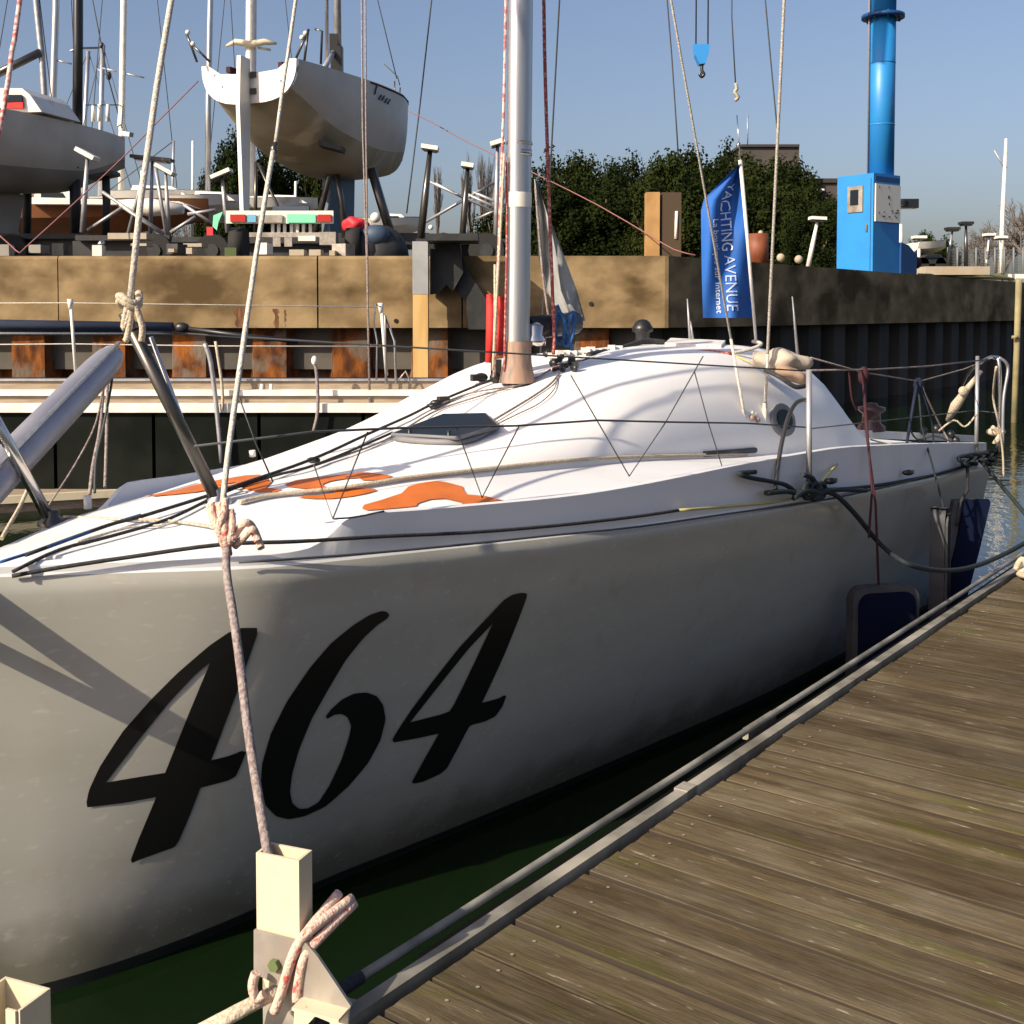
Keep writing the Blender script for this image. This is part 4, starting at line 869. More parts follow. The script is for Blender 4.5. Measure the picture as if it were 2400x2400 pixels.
fl_ = [onpl(x, y, -.012) for x, y in ((714, 2337), (820, 2364), (817, 2440), (790, 2440), (776, 2392), (742, 2378), (722, 2400), (715, 2440), (690, 2440), (694, 2352))]
part('foot_flange', MB().prism(fl_, -v*.006).prism([onpl(x, y, -.006) for x, y in ((714, 2330), (822, 2358), (822, 2364), (714, 2337))], -v*.05), 'cream_paint', fr)
part('foot_lip', MB().prism([onpl(x, y, -.009) for x, y in ((616, 2288), (660, 2312), (640, 2322), (622, 2312))], v*.03), 'cream_paint', fr)
part('post_backing', MB().prism([BX(.008, .008, zl-.12), BX(w_-.008, .008, zl-.12), BX(w_-.008, dp_-.008, zl-.12), BX(.008, dp_-.008, zl-.12)], (0, 0, zbm-zl+.12)), 'galvanised', fr)
part('foot_beam', MB().prism([BX(-.02, .06, .30), BX(.5, .06, .30), BX(.5, .16, .30), BX(-.02, .16, .30)], (0, 0, .09)), 'galvanised', fr)
mb = MB()
for pts in (((738, 2146, 0), (712, 2190, 0), (690, 2230, 0), (670, 2290, 0), (655, 2340, 0), (642, 2372, 0)), ((776, 2170, 0), (742, 2205, 0), (715, 2240, 0), (700, 2300, 0), (695, 2345, 0)), ((770, 2158, 0), (730, 2180, 0), (700, 2206, 0)), ((600, 2280, 0), (592, 2310, 0), (600, 2340, 0), (620, 2330, 0))):
    P_ = [PD(x, y, BY - .055) for x, y, _ in pts]
    if pts[0][0] > 700: P_[0] += v*.10; P_[1] += v*.02
    mb.tube(spline(P_, 4), .0105, 8)
wr = solo('mooring_rope', mb, 'rope_pink', 'pale rope with red flecks wound round the cream post', 'rope')
solo('mooring_rope', MB().tube([PD(665, 2318, BY-.03), PD(560, 2375, BY-.06), PD(420, 2450, BY-.12)], .012, 8).tube([PD(668, 2308, BY-.02), PD(560, 2362, BY-.05), PD(420, 2436, BY-.11)], .010, 8), 'rope_cream', 'taut cream double rope leaving the foot of the cream post to lower left', 'rope')
# the other post, lower left
c1 = PD(38, 2300, 2.30)
def BX1(i, j, z): return c1 + u*i + v*j + Vector((0, 0, z-c1.z))
fr2 = thing('fairlead_post', 'cream open channel post cut by the lower left corner of the picture', 'post', Vector((c1.x, c1.y, .35)), 'cream fairlead posts')
mb = MB(); zt1 = c1.z; zb1 = .30
for i0, i1, j0, j1 in ((-.034, -.028, -.085, .0), (-.034, .082, .0, .006), (.076, .082, -.075, .0), (.052, .076, -.081, -.075), (-.028, -.012, -.091, -.085)):
    mb.prism([BX1(i0, j0, zb1), BX1(i1, j0, zb1), BX1(i1, j1, zb1), BX1(i0, j1, zb1)], (0, 0, zt1-zb1))
part('post_channel', mb, 'cream_paint', fr2)
part('foot_beam', MB().prism([BX1(-.3, .07, .26), BX1(.5, .07, .26), BX1(.5, .16, .26), BX1(-.3, .16, .26)], (0, 0, .09)), 'galvanised', fr2)
# ================================================================== finger pontoon and the dark yacht beyond the bow
fp = thing('finger_pontoon', 'low grey finger pontoon with pale edges between the white boat and the dark yacht', 'pontoon', PZ(300, 1140, .3))
fa = [PZ(-260, 1186, .13), PZ(560, 1138, .13), PZ(560, 1112, .13), PZ(-260, 1126, .13)]
part('walkway', MB().prism([p - Vector((0, 0, .3)) for p in fa], (0, 0, .3)), 'teak', fp)
part('edge_strip', MB().bar(fa[0] + Vector((0, -.03, .0)), fa[1] + Vector((0, -.03, .0)), .06, .07), 'cream_paint', fp)
part('edge_strip', MB().bar(fa[3] + Vector((0, .03, .02)), fa[2] + Vector((0, .03, .02)), .06, .09), 'cream_paint', fp)
YD = 11.6
def YX(px, z, Y=YD): return Vector(((px-1200)/FPX*Y, Y, z))
zd = PD(0, 905, YD).z                                       # deck edge height
dy = thing('moored_yacht', 'dark hulled yacht with white rubbing strakes and teak deck edge, moored below the quay wall', 'sailboat', YX(0, 0))
def hull_box(x0, x1, y0, y1, z0, z1):
    pts = [Vector((x0, y0, z0)), Vector((x1-.9, y0, z0)), Vector((x1-.25, y0+.35, z0)), Vector((x1, y0+1.2, z0)), Vector((x1, y1, z0)), Vector((x0, y1, z0))]
    return MB().prism(pts, (0, 0, z1-z0))
xL, xR = YX(-900, 0).x, YX(1130, 0).x
z_w1, z_w0 = PD(0, 945, YD).z, PD(0, 966, YD).z
z_t1, z_t0 = PD(0, 915, YD).z, PD(0, 928, YD).z
# hull panels, each picked apart by its seam
seams = [-900, -600, -360, -115, 125, 357, 605, 850, 1090]
for a_, b_ in zip(seams[:-1], seams[1:]):
    part('hull_panel', MB().box(((YX(a_, 0).x+YX(b_, 0).x)/2, YD+.10, (z_w0-.25)/2), (YX(b_, 0).x-YX(a_, 0).x-.035, .2, z_w0+.25-.01)), 'hull_dark', dy)
part('hull', MB().box(((xL+xR)/2, YD+1.45, z_t1/2-.12), (xR-xL-.05, 2.45, z_t1+.2)), 'hull_dark', dy)
part('rubbing_strake', MB().box(((xL+xR)/2, YD+.03, (z_w1+z_w0)/2), (xR-xL, .16, z_w1-z_w0)), 'white_paint', dy, 'lower white strake')
part('deck_edge', MB().box(((xL+xR)/2, YD+.15, (z_w1+z_t0)/2), (xR-xL, .16, z_t0-z_w1-.004)), 'teak', dy)
part('rubbing_strake', MB().box(((xL+xR)/2, YD+.13, (z_t1+z_t0)/2), (xR-xL, .2, z_t1-z_t0)), 'white_paint', dy, 'upper white strake')
part('toe_rail', MB().box(((xL+xR)/2, YD+.26, PD(0, 903, YD).z), (xR-xL, .10, .10)), 'teak', dy)
part('toe_rail_cap', MB().box(((xL+xR)/2, YD+.24, PD(0, 893, YD).z), (xR-xL, .12, .02)), 'alu_dull', dy)
for px, yt in ((165, 703), (893, 712), (-560, 700)):
    t_ = part('stanchion', MB().tube([PD(px+13, 880, YD+.2), PD(px, yt, YD+.2)], .017, 8), 'white_paint', dy)
    part('stanchion_cap', MB().tube([PD(px, yt+22, YD+.2), PD(px-1, yt-2, YD+.2)], [.020, .030], 8), 'white_paint', t_)
for pts in (((-560, 712), (165, 710), (893, 720)), ((-560, 812), (165, 806), (500, 811), (893, 812))):
    part('lifeline', MB().tube([PD(x, y, YD+.2) for x, y in pts], .007, 6), 'rope_white', dy)
bz = YD+.9
part('boom', MB().tube([PD(-700, 781, bz), PD(405, 782, bz)], .022, 8), 'alu', dy)
part('boom_cover', MB().tube([PD(-700, 760, bz), PD(-200, 760, bz), PD(405, 767, bz)], [.075, .07, .055], 10), 'boom_cover', dy, 'dark navy boom cover')
part('boom_end', MB().ball(PD(426, 768, bz), .065, 10, 8, sc=(1.3, .8, .9)).tube([PD(440, 770, bz), PD(560, 786, bz), PD(700, 800, bz)], .025, 8), 'black_plastic', dy)
for pts, r in ((((905, 900), (903, 740), (925, 800), (928, 900)), .012), (((865, 930), (870, 1040)), .03), (((893, 720), (880, 712), (876, 760), (884, 800), (882, 890)), .010), (((935, 890), (950, 870), (965, 900)), .010)):
    part('rail_post', MB().tube([PD(x, y, YD+.1) for x, y in pts], r, 6), 'alu_dull', dy)
for pts in (((855, -200), (858, 300), (862, 700), (868, 975)), ((846, -200), (850, 300), (860, 620), (866, 975))):
    part('shroud', MB().tube([PD(x, y, YD+.05) for x, y in pts], .009, 6), 'rope_grey', dy)
for pts, r, m in ((((480, 805), (494, 850), (508, 960), (520, 1085)), .024, 'alu_dull'), (((505, 800), (520, 900), (522, 960)), .015, 'rope_cream'), (((736, 850), (742, 875), (745, 960), (735, 1010)), .017, 'rope_grey')):
    part('hanging_rope', MB().tube(spline([PD(x, y, YD-.1) for x, y in pts], 3), r, 8), m, dy)
part('line_float', MB().ball(PD(737, 845, YD-.1), .032, 8, 6, sc=(1, 1, 1.5)), 'white_paint', dy)
for x in (612, 634): part('cleat_post', MB().tube([PD(x, 925, YD+.12), PD(x+2, 900, YD+.12)], .018, 6), 'white_paint', dy)

# ================================================================== concrete quay: cap panels over rusty sheet piles
quay = thing('quay_wall', 'stained concrete quay wall over rusty sheet piles behind the boats', 'wall', (CORNER.x-4, WALL_Y, 0))
def qx(px): return (px-1200)/FPX*WALL_Y
jo = [qx(v_) for v_ in (-1500, -1000, -480, 140, 747, 1085)] + [CORNER.x]
capd = 1.1
def chamfer_box(x0, x1, y0, y1, z0, z1, c=.05):
    pr = [(y0, z0), (y0, z1-c), (y0+c*.35, z1-c*.3), (y0+c, z1), (y1, z1), (y1, z0)]
    return MB().prism([Vector((x0, y, z)) for y, z in pr], (x1-x0, 0, 0))
for i, (a_, b_) in enumerate(zip(jo[:-1], jo[1:])):
    last = b_ == CORNER.x
    b2 = b_ if last else b_-.022
    if last:
        poly = [Vector((a_, WALL_Y, CAP_BOT)), Vector((b_-.08, WALL_Y, CAP_BOT)), Vector((b_-.02, WALL_Y+.02, CAP_BOT)), Vector((b_+.015, WALL_Y+.08, CAP_BOT)), CORNER + QD*.55 + Vector((0, 0, CAP_BOT)), Vector((CORNER.x-.9, WALL_Y+capd, CAP_BOT)), Vector((a_, WALL_Y+capd, CAP_BOT))]
        part('concrete_panel', MB().prism(poly, (0, 0, CAP_TOP-CAP_BOT)), 'concrete', quay)
    else:
        part('concrete_panel', chamfer_box(a_, b2, WALL_Y - (.012 if i % 2 else 0), WALL_Y+capd, CAP_BOT, CAP_TOP), 'concrete', quay)
side_len = [0.56, 7.5, 14.5, 22, 31, 42]
for a_, b_ in zip(side_len[:-1], side_len[1:]):
    p = [CORNER + QD*a_, CORNER + QD*(b_-.03), CORNER + QD*(b_-.03) - QN*capd, CORNER + QD*a_ - QN*capd]
    part('concrete_panel', MB().prism([q + Vector((0, 0, CAP_BOT)) for q in p], (0, 0, CAP_TOP-CAP_BOT)), 'concrete', quay)
# sheet piles: trapezoid waves, one pile per wave
def pile(o, d, n, m, parent):
    # o start point, d along, n outwards (towards the water)
    prof = [(0, 0), (.20, .0), (.34, .40), (.86, .42), (1.0, .02), (1.26, 0)]
    front = [o + d*a_ + n*b_ for a_, b_ in prof]; back = [o + d*a_ + n*(b_-.03) for a_, b_ in reversed(prof)]
    return part('sheet_pile', MB().prism([q + Vector((0, 0, -.6)) for q in front + back], (0, 0, CAP_BOT+.6-.004)), m, parent)
x = qx(-1200); W_ = 1.262; off = qx(395) - .34
n0 = int((off - x)/W_); x = off - n0*W_
while x < CORNER.x - 1.0:
    pile(Vector((x, WALL_Y+.62, 0)), Vector((1, 0, 0)), Vector((0, -1, 0)), 'rust_pile', quay); x += W_
k = .35
while k < 36:
    pile(CORNER + QD*k - QN*.62, QD, QN, 'dark_steel_pile', quay); k += W_
part('backing_wall', MB().box((-12, WALL_Y+.95, .5), (29, .1, 2.3)).prism([CORNER + QD*.2 - QN*.98 + Vector((0, 0, -.5)), CORNER + QD*42 - QN*.98 + Vector((0, 0, -.5)), CORNER + QD*42 - QN*1.05 + Vector((0, 0, -.5)), CORNER + QD*.2 - QN*1.05 + Vector((0, 0, -.5))], (0, 0, 2.1)), 'wood_dark', quay)
for xa, xb, ya, yb in ((548, 575, 722, 766), (640, 654, 724, 768), (664, 672, 726, 766)):
    rg_ = random.Random(xa); n_ = 7
    lft = [(xa + rg_.uniform(-2, 4) + k*rg_.uniform(.2, .7), ya + (yb-ya)*k/n_) for k in range(n_+1)]; rgt = [(xb - rg_.uniform(-2, 4) - k*rg_.uniform(.2, .7), ya + (yb-ya)*k/n_) for k in range(n_, -1, -1)]
    part('rust_stain', MB().prism([PD(x_, y_, WALL_Y-.016) for x_, y_ in lft + rgt], (0, .006, 0)), 'rust_stain', quay)
for px, py in ((928, 752), (1385, 712)):
    part('drain_hole', MB().tube([PD(px, py, WALL_Y-.015), PD(px, py, WALL_Y+.02)], .035, 8), 'black_plastic', quay)
# guide pile, its shaded top coloured grey, beside black slabs for the wall shadow
gp = thing('guide_pile', 'tall steel guide pile, tan with its shaded top coloured grey, in front of the quay wall', 'pile', (qx(986), 17.5, 0))
gx = (986-1200)/FPX*17.45
part('pile_tube', MB().box((gx, 17.5, (PD(0, 690, 17.45).z-1)/2), (.225, .20, PD(0, 690, 17.45).z+1)), 'pile_tan', gp)
part('pile_shaded_top', MB().box((gx, 17.5, (PD(0, 566, 17.4).z+PD(0, 690, 17.45).z)/2+.002), (.232, .21, PD(0, 566, 17.4).z-PD(0, 690, 17.45).z)), 'pile_shaded', gp)
rb = thing('wall_shadow', 'black shapes standing in for a cast shadow on the quay wall beside the guide pile', 'fender', (qx(1045), 17.6, 1.9))  # black shapes added where the wall only lies in shadow
part('shadow_patch', MB().prism([PD(x_, y_, 17.7) for x_, y_ in ((1008, 566), (1078, 566), (1085, 640), (1062, 682), (1046, 668), (1030, 686), (1008, 690))], (0, .25, 0)), 'tarp_black', rb)
part('shadow_slab', MB().box(PD(1062, 560, 17.2) + Vector((0, 0, .0)), (.75, .9, .10)), 'tarp_black', rb)
part('shadow_band', MB().prism([PD(x_, y_, 17.85) for x_, y_ in ((1080, 590), (1100, 640), (1142, 704), (1142, 772), (1098, 772), (1092, 710), (1074, 684))], (0, .12, 0)), 'tarp_black', rb)
# thin pole at the far right of the basin
solo('mooring_pole', MB().tube([PD(2388, 655, 20), PD(2383, 820, 20), PD(2376, 1010, 20)], .055, 8).tube([PD(2372, 790, 19.9), PD(2386, 790, 19.9)], .03, 6), 'pole_old', 'slim tan pole standing in the water by the right end of the quay', 'pole')
solo('white_tender', MB().prism([PD(x_, 667, 36.5) for x_ in (2362, 2480)] + [PD(2480, 667, 38), PD(2362, 667, 38)], (0, 0, .33)), 'white_paint', 'small white flat boat end on the quay at the far right', 'boat')
# ================================================================== generic hauled-out yacht
def yacht(t, bow, heading, L, B, zs, depth, open_cockpit=0, bowd=.66, sternd=.5, sheer=.25, bottom='bottom_tan', top='gel_white', wl=.45, tran_h=None, fullness=.78, trans_w=.8, scoop=False):
    hd = Vector((math.sin(heading), math.cos(heading), 0)); rt = Vector((hd.y, -hd.x, 0))       # hd: stern -> bow, rt: starboard
    o = Vector((bow.x, bow.y, 0)) - hd*L
    def P(x, y, z): return o + hd*x + rt*y + Vector((0, 0, z))
    bw = cub([0, .15*L, .4*L, .62*L, .8*L, .92*L, L], [B/2*trans_w, B/2*.93, B/2, B/2*.9, B/2*.62, B/2*.30, .02])
    dp = cub([0, .25*L, .5*L, .8*L, L], [depth*sternd, depth*.86, depth, depth*.90, depth*bowd])
    sz = lambda x: zs + sheer*(x/L)**2
    rows = []; N = 22; Mx = 9
    for i in range(N+1):
        x = L*i/N; b, d = bw(x), dp(x); half = []
        for j in range(Mx+1):
            a = j/Mx*math.pi/2; half.append((b*math.sin(a)**fullness, sz(x) - d*(math.cos(a)**.85)))
        rows.append([P(x, -y, z) for y, z in half[::-1]] + [P(x, y, z) for y, z in half[1:]])
    part('hull', MB().grid(rows, mif=lambda i, j: 1 if (3 < j < 14) else 0), [top, bottom], t, sharp=60)
    # deck and transom
    rw = [[P(L*i/N, -bw(L*i/N)*.995, sz(L*i/N)-.01), P(L*i/N, 0, sz(L*i/N)+.04), P(L*i/N, bw(L*i/N)*.995, sz(L*i/N)-.01)] for i in range(N+1) if L*i/N >= open_cockpit]
    part('deck', MB().grid(rw), top, t)
    return P, bw, dp, sz

def mast_part(t, pts, r, m, name='mast'): return part(name, MB().tube(pts, r, 8), m, t)

# ---- centre yacht, stern towards us, on its cradle
cb = thing('hauled_out_yacht', 'white yacht on a cradle with bright transom, long rudder and tan bottom', 'sailboat', PD(640, 560, 22))
sternL, sternR = PD(462, 148, 20.2), PD(712, 148, 20.2)
sc_ = (sternL+sternR)/2; L_ = 5.8; zs_ = sc_.z
hd_ = math.atan2(.36, .93)
hv = Vector((math.sin(hd_), math.cos(hd_), 0)); rv = Vector((hv.y, -hv.x, 0))
bow_ = sc_ + hv*L_
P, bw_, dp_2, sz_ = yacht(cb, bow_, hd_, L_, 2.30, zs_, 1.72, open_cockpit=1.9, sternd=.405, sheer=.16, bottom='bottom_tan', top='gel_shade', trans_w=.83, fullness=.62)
# transom plate with a scooped top
TB = bw_(0)
sec = [(TB*math.sin(a)**.62, -dp_2(0)*math.cos(a)**.85) for a in [k/10*math.pi/2 for k in range(11)]]
prof = [(-TB, .0), (-TB*.86, .0), (-TB*.60, -.16), (0, -.20), (TB*.60, -.16), (TB*.86, .0)] + [(y, z-.005) for y, z in sec[::-1]] + [(-y, z-.005) for y, z in sec[1:-1]]
part('transom', MB().prism([P(-.02, y, zs_+z) for y, z in prof], hv*-.05), 'gel_white', cb, 'bright sunlit transom')
for y, z in ((-TB*.55, -.38), (TB*.68, -.36), (-TB*.72, -.17), (TB*.8, -.12)):
    part('drain_plug', MB().tube([P(-.075, y, zs_+z), P(-.06, y, zs_+z)], .022, 8), 'grey_rubber', cb)
part('rudder', MB().prism([P(x, -.03, zs_+z) for x, z in ((-.08, .05), (-.36, .06), (-.40, -.8), (-.32, -2.55), (-.14, -2.55), (-.08, -.8))], rv*.075), 'gel_white', cb)
part('rudder_fitting', MB().box(P(-.05, .10, zs_-.22), (.10, .10, .10)).box(P(-.05, .10, zs_-.5), (.1, .1, .1)), 'black_plastic', cb)
kx = 3.0
part('keel', MB().prism([P(kx-.45, -.09, zs_-1.55), P(kx+.5, -.09, zs_-1.6), P(kx+.45, -.09, 3.45), P(kx-.5, -.09, 3.45)], rv*.18), 'keel_blue', cb)
part('cockpit_coaming', MB().bar(P(.1, TB*.55, zs_-.05), P(3, .8, zs_+.08), .08, .10).bar(P(.1, -TB*.55, zs_-.05), P(3, -.8, zs_+.08), .08, .10), 'rope_darkred', cb)
part('sheer_stripe', MB().tube([P(x, bw_(x)+.008, sz_(x)-.03) for x in (2.2, 3.0, 3.8, 4.6, 5.2, 5.72)], .018, 5).tube([P(x, -bw_(x)-.008, sz_(x)-.03) for x in (2.2, 3.0, 3.8, 4.6, 5.2, 5.72)], .018, 5), 'rope_darkred', cb)
mb = MB()
for k, (x0_, z0_) in enumerate(((2.35, -.20), (2.52, -.27), (2.66, -.26), (2.80, -.28), (2.94, -.28))):
    b_ = bw_(x0_); d_ = dp_2(x0_)
    hh = .22 if k == 0 else .10
    def yy(z):
        q = min(1, max(0, -z/d_)); return b_*max(.05, (1-q**(2/.85))**(.5*.62))
    mb.tube([P(x0_, yy(z0_)+.012, zs_+z0_), P(x0_+.10, yy(z0_+hh)+.012, zs_+z0_+hh)], .016, 5)
part('name_lettering', mb, 'tarp_blue', cb)
mxp = [PD(792, 168, 23), PD(788, -200, 23.2), PD(784, -1500, 23.8)]
mast_part(cb, mxp, .075, 'alu_dull'); mast_part(cb, [PD(766, 170, 22.6), PD(764, -900, 23.3)], .035, 'alu', 'backstay_tube')
part('mast_foot', MB().box(PD(790, 140, 23), (.22, .22, .5)).box(PD(783, 105, 23), (.16, .16, .4)), 'black_plastic', cb)
part('boom', MB().tube([PD(783, 120, 23), PD(757, 165, 21.6)], .05, 8), 'alu_dull', cb)
for pts in ([(437, 78), (447, 105), (462, 145)], [(449, 103), (492, 145)], [(724, 68), (690, 145)], [(738, 68), (755, 73), (752, 150)], [(722, 72), (713, 146)]):
    part('pushpit_tube', MB().tube([PD(x, y, 20.3) for x, y in pts], .022, 6), 'steel_dark', cb)
for px, py in ((440, 76), (452, 103), (716, 78), (708, 88)): part('stern_light', MB().ball(PD(px, py, 20.3), .045, 8, 6), 'white_paint', cb)
for px, py, qx_, qy_ in ((935, 250, 938, 205), (925, 240, 925, 190)): part('pulpit_tube', MB().tube([PD(px, py, 26.3), PD(qx_, qy_, 26.3)], .015, 6), 'steel_dark', cb)
for pts in (((930, 185), (885, 0), (850, -200)), ((937, 200), (932, 180), (900, 150))):
    part('forestay', MB().tube([PD(x, y, 26.3) for x, y in pts], .012, 5), 'line_thin', cb)
# cradle under it
cr = thing('boat_cradle', 'dark steel cradle with padded props under the yacht with the long rudder', 'cradle', PD(800, 580, 22.5))
for i, (pts, r) in enumerate(((((780, 370), (770, 420), (735, 560)), .06), (((782, 370), (800, 470), (810, 570)), .06), (((870, 395), (895, 480), (925, 580)), .09), (((600, 380), (598, 560)), .035), (((605, 385), (650, 480), (640, 560)), .03))):
    part('prop', MB().tube([PD(x, y, 22.4) for x, y in pts], r, 6), 'steel_dark', cr)
part('prop_pad', MB().box(PD(778, 338, 21.0) + Vector((0, 0, -.05)), (.42, .5, .09), Matrix.Rotation(.25, 3, 'Y')), 'tarp_black', cr)
part('prop_pad', MB().box(PD(878, 390, 23.6), (.3, .5, .22), Matrix.Rotation(-.7, 3, 'Y')), 'tarp_black', cr)
part('cradle_beam', MB().box(PD(800, 560, 22.6), (3.4, .2, .22)).box(PD(800, 572, 23.8), (3.4, .2, .22)), 'tarp_black', cr)

# ---- left yacht, hull in shade, bow to the right
lb = thing('hauled_out_yacht', 'grey shaded yacht with black mast and white cabin, on a cradle at far left', 'sailboat', PD(60, 560, 24))
bow2 = PD(291, 322, 26.0)
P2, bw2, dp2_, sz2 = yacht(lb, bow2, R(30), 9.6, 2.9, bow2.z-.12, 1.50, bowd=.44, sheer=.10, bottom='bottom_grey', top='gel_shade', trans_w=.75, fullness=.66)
z2 = bow2.z
part('keel', MB().prism([P2(5.0, -.1, z2-1.5), P2(6.9, -.1, z2-1.5), P2(6.7, -.1, 3.35), P2(5.1, -.1, 3.35)], Vector((.2, -.1, 0))), 'bottom_grey', lb)
cbn = part('cabin', MB().prism([PD(x_, y_, 22.5) for x_, y_ in ((-120, 265), (-120, 205), (52, 207), (70, 222), (98, 262))], (.3, 1.2, 0)), 'gel_white', lb)
part('cabin_window', MB().prism([PD(x_, y_, 22.44) for x_, y_ in ((8, 222), (50, 222), (52, 238), (8, 240))], (0, .05, 0)), 'dark_acrylic', cbn)
part('cabin_panel', MB().prism([PD(x_, y_, 22.44) for x_, y_ in ((8, 241), (53, 239), (54, 254), (12, 254))], (0, .05, 0)), 'red_fabric', cbn)
part('folded_sail', MB().tube([PD(100, 245, 23.4), PD(125, 253, 23.6), PD(150, 262, 23.8)], [.10, .13, .08], 8), 'tarp_black', lb)
mast_part(lb, [PD(181, 300, 24.3), PD(183, 100, 24.3), PD(184, -1200, 24.6)], .105, 'carbon')
for xa, xb in ((164, 184), (184, 340)):
    pass
part('spreader', MB().tube([PD(164, 120, 24.2), PD(184, 113, 24.3), PD(232, 112, 24.5)], .022, 6), 'alu_dull', lb)
part('rope_hoist', MB().tube([PD(236, 113, 24.4), PD(240, 100, 24.4)], .03, 6), 'black_plastic', lb)
for px in (218, 232, 252): part('stanchion', MB().tube([PD(px, 285, 25), PD(px+1, 245, 25)], .04, 6), 'white_paint', lb)
part('pulpit', MB().prism([PD(x_, y_, 25.8) for x_, y_ in ((274, 296), (278, 248), (287, 243), (284, 290))], (0, .1, 0)), 'white_paint', lb)
part('bow_roller', MB().bar(PD(283, 312, 25.9), PD(308, 316, 25.8), .14, .10), 'alu_dull', lb)
part('lifeline', MB().tube([PD(200, 246, 24.6), PD(282, 246, 25.8)], .012, 5), 'line_thin', lb)
part('forestay', MB().tube([PD(286, 300, 26), PD(250, 170, 25.5), PD(205, -60, 25)], .014, 5), 'line_thin', lb)
for x_, y_, s_ in ((255, 178, 1),): part('spare_block', MB().ball(PD(x_, y_, 25.6), .06, 8, 6, sc=(1, 1, 1.6)), 'steel_dark', lb)
cr2 = thing('boat_cradle', 'dark steel cradle with padded props under the shaded yacht at the far left', 'cradle', PD(120, 580, 24.5))
for pts, r in ((((65, 380), (62, 560)), .09), (((175, 392), (178, 560)), .11), (((248, 415), (250, 480), (247, 560)), .08)):
    part('prop', MB().tube([PD(x, y, 24.2) for x, y in pts], r, 6), 'tarp_black', cr2)
for x_, y_ in ((50, 384), (165, 398), (245, 412)): part('prop_pad', MB().box(PD(x_, y_, 24.2), (.5, .5, .08), Matrix.Rotation(-.2, 3, 'Y')), 'tarp_black', cr2)
part('cradle_beam', MB().box(PD(60, 572, 24.3), (4.6, .2, .22)), 'tarp_black', cr2)

# ---- boats stored beyond: hull, cabin, mast
def far_boat(label, px0, px1, ytop, ybot, Y, hullm='gel_white', cab=None, mast=None, mr=.07, mm='alu', group='boats stored in the yard', spr=None, extra=None):
    t = thing('stored_boat', label, 'sailboat', PD((px0+px1)/2, 640, Y), group)
    a, b = PD(px0, ytop, Y), PD(px1, ytop, Y); zb_ = PD(0, ybot, Y).z; w = b.x-a.x
    rows = []
    for i in range(11):
        q = i/10; x = a.x + w*q; hb = 1.15*(1-q**3.2)*.98+.03; top = a.z + .12*q*q; d = (a.z-zb_)*(1-.35*q**3)
        rows.append([Vector((x, Y-hb, top)), Vector((x, Y-hb*.9, top-d*.55)), Vector((x, Y-hb*.35, top-d)), Vector((x, Y+hb*.35, top-d)), Vector((x, Y+hb*.9, top-d*.55)), Vector((x, Y+hb, top)), Vector((x, Y-hb, top+.01))])
    mb = MB().grid(rows); mb.f.append(tuple(range(6))[::-1]); mb.mi.append(0); mb.sm.append(False)
    part('hull', mb, hullm, t, sharp=40)
    if cab:
        c0_, c1_, cy = cab; part('cabin', MB().prism([PD(c0_, ytop+2, Y-.6), PD(c0_+(c1_-c0_)*.08, cy, Y-.6), PD(c0_+(c1_-c0_)*.72, cy+2, Y-.6), PD(c1_, ytop+2, Y-.6)], (0, 1.2, 0)), 'gel_white', t)
        part('cabin_window', MB().prism([PD(c0_+(c1_-c0_)*u_, cy+(ytop-cy)*v_, Y-.62) for u_, v_ in ((.18, .3), (.62, .32), (.68, .62), (.18, .62))], (0, .03, 0)), 'dark_acrylic', t)
    if mast:
        pts = [PD(x, y, Y) for x, y in mast]; m_ = mast_part(t, pts, mr, mm)
        if spr:
            for (sx0, sx1, sy0, sy1) in spr: part('spreader', MB().tube([PD(sx0, sy0, Y), PD(sx1, sy1, Y)], .025, 6), 'alu_dull', m_)
        tp = pts[-1]
        part('stay', MB().tube([PD(px0, ytop, Y), tp], .014, 4).tube([PD(px1, ytop, Y), tp], .014, 4), 'line_thin', t)
    return t
far_boat('stored boat with a tall pale mast just left of the black mast', -60, 190, 470, 520, 33, mast=((120, 470), (124, 235), (131, 20), (133, -700)), mr=.10, spr=((128, 168, 140, 150),))
far_boat('stored boat with a leaning dark mast and boom at the far left', -200, 150, 470, 520, 31, mast=((108, 470), (105, 240), (98, 130), (82, -20), (20, -600)), mr=.085, mm='alu_dull', spr=((-20, 96, 185, 118), (-20, 96, 176, 122)))
far_boat('stored boat with a thin short mast right of the black mast', 60, 320, 480, 520, 40, mast=((192, 480), (198, 300), (207, 120)), mr=.07)
far_boat('stored boat whose mast has two stays, behind the shaded yacht bow', 150, 345, 478, 520, 38, mast=((234, 480), (236, 300), (241, 105)), mr=.08, spr=((226, 256, 160, 180),))
far_boat('stored boat with a white mast and one long spreader behind the shaded yacht bow', 200, 420, 492, 522, 36, cab=(270, 390, 468), mast=((284, 480), (286, 240), (290, 0), (296, -700)), mr=.10, mm='white_paint', spr=((284, 338, 170, 182), (240, 288, 160, 170)))
far_boat('white stored boat with a pale cabin roof rail, behind the trestles', 275, 480, 457, 512, 32, cab=(300, 440, 434))
far_boat('stored boat with a slim grey mast left of the long rudder', 330, 570, 486, 520, 34, cab=(430, 560, 462), mast=((487, 470), (488, 240), (493, 0), (498, -700)), mr=.085)
far_boat('stored boat with a thick white mast rising behind the bright transom', 480, 720, 480, 520, 37, cab=(500, 660, 458), mast=((585, 470), (588, 150), (589, 0), (594, -700)), mr=.17, mm='white_paint')
part('boom', MB().tube([PD(-60, 200, 30.9), PD(95, 122, 30.9)], .11, 8), 'steel_dark', bpy.data.objects['stored_boat.001'])
cx_ = bpy.data.objects['stored_boat.007']
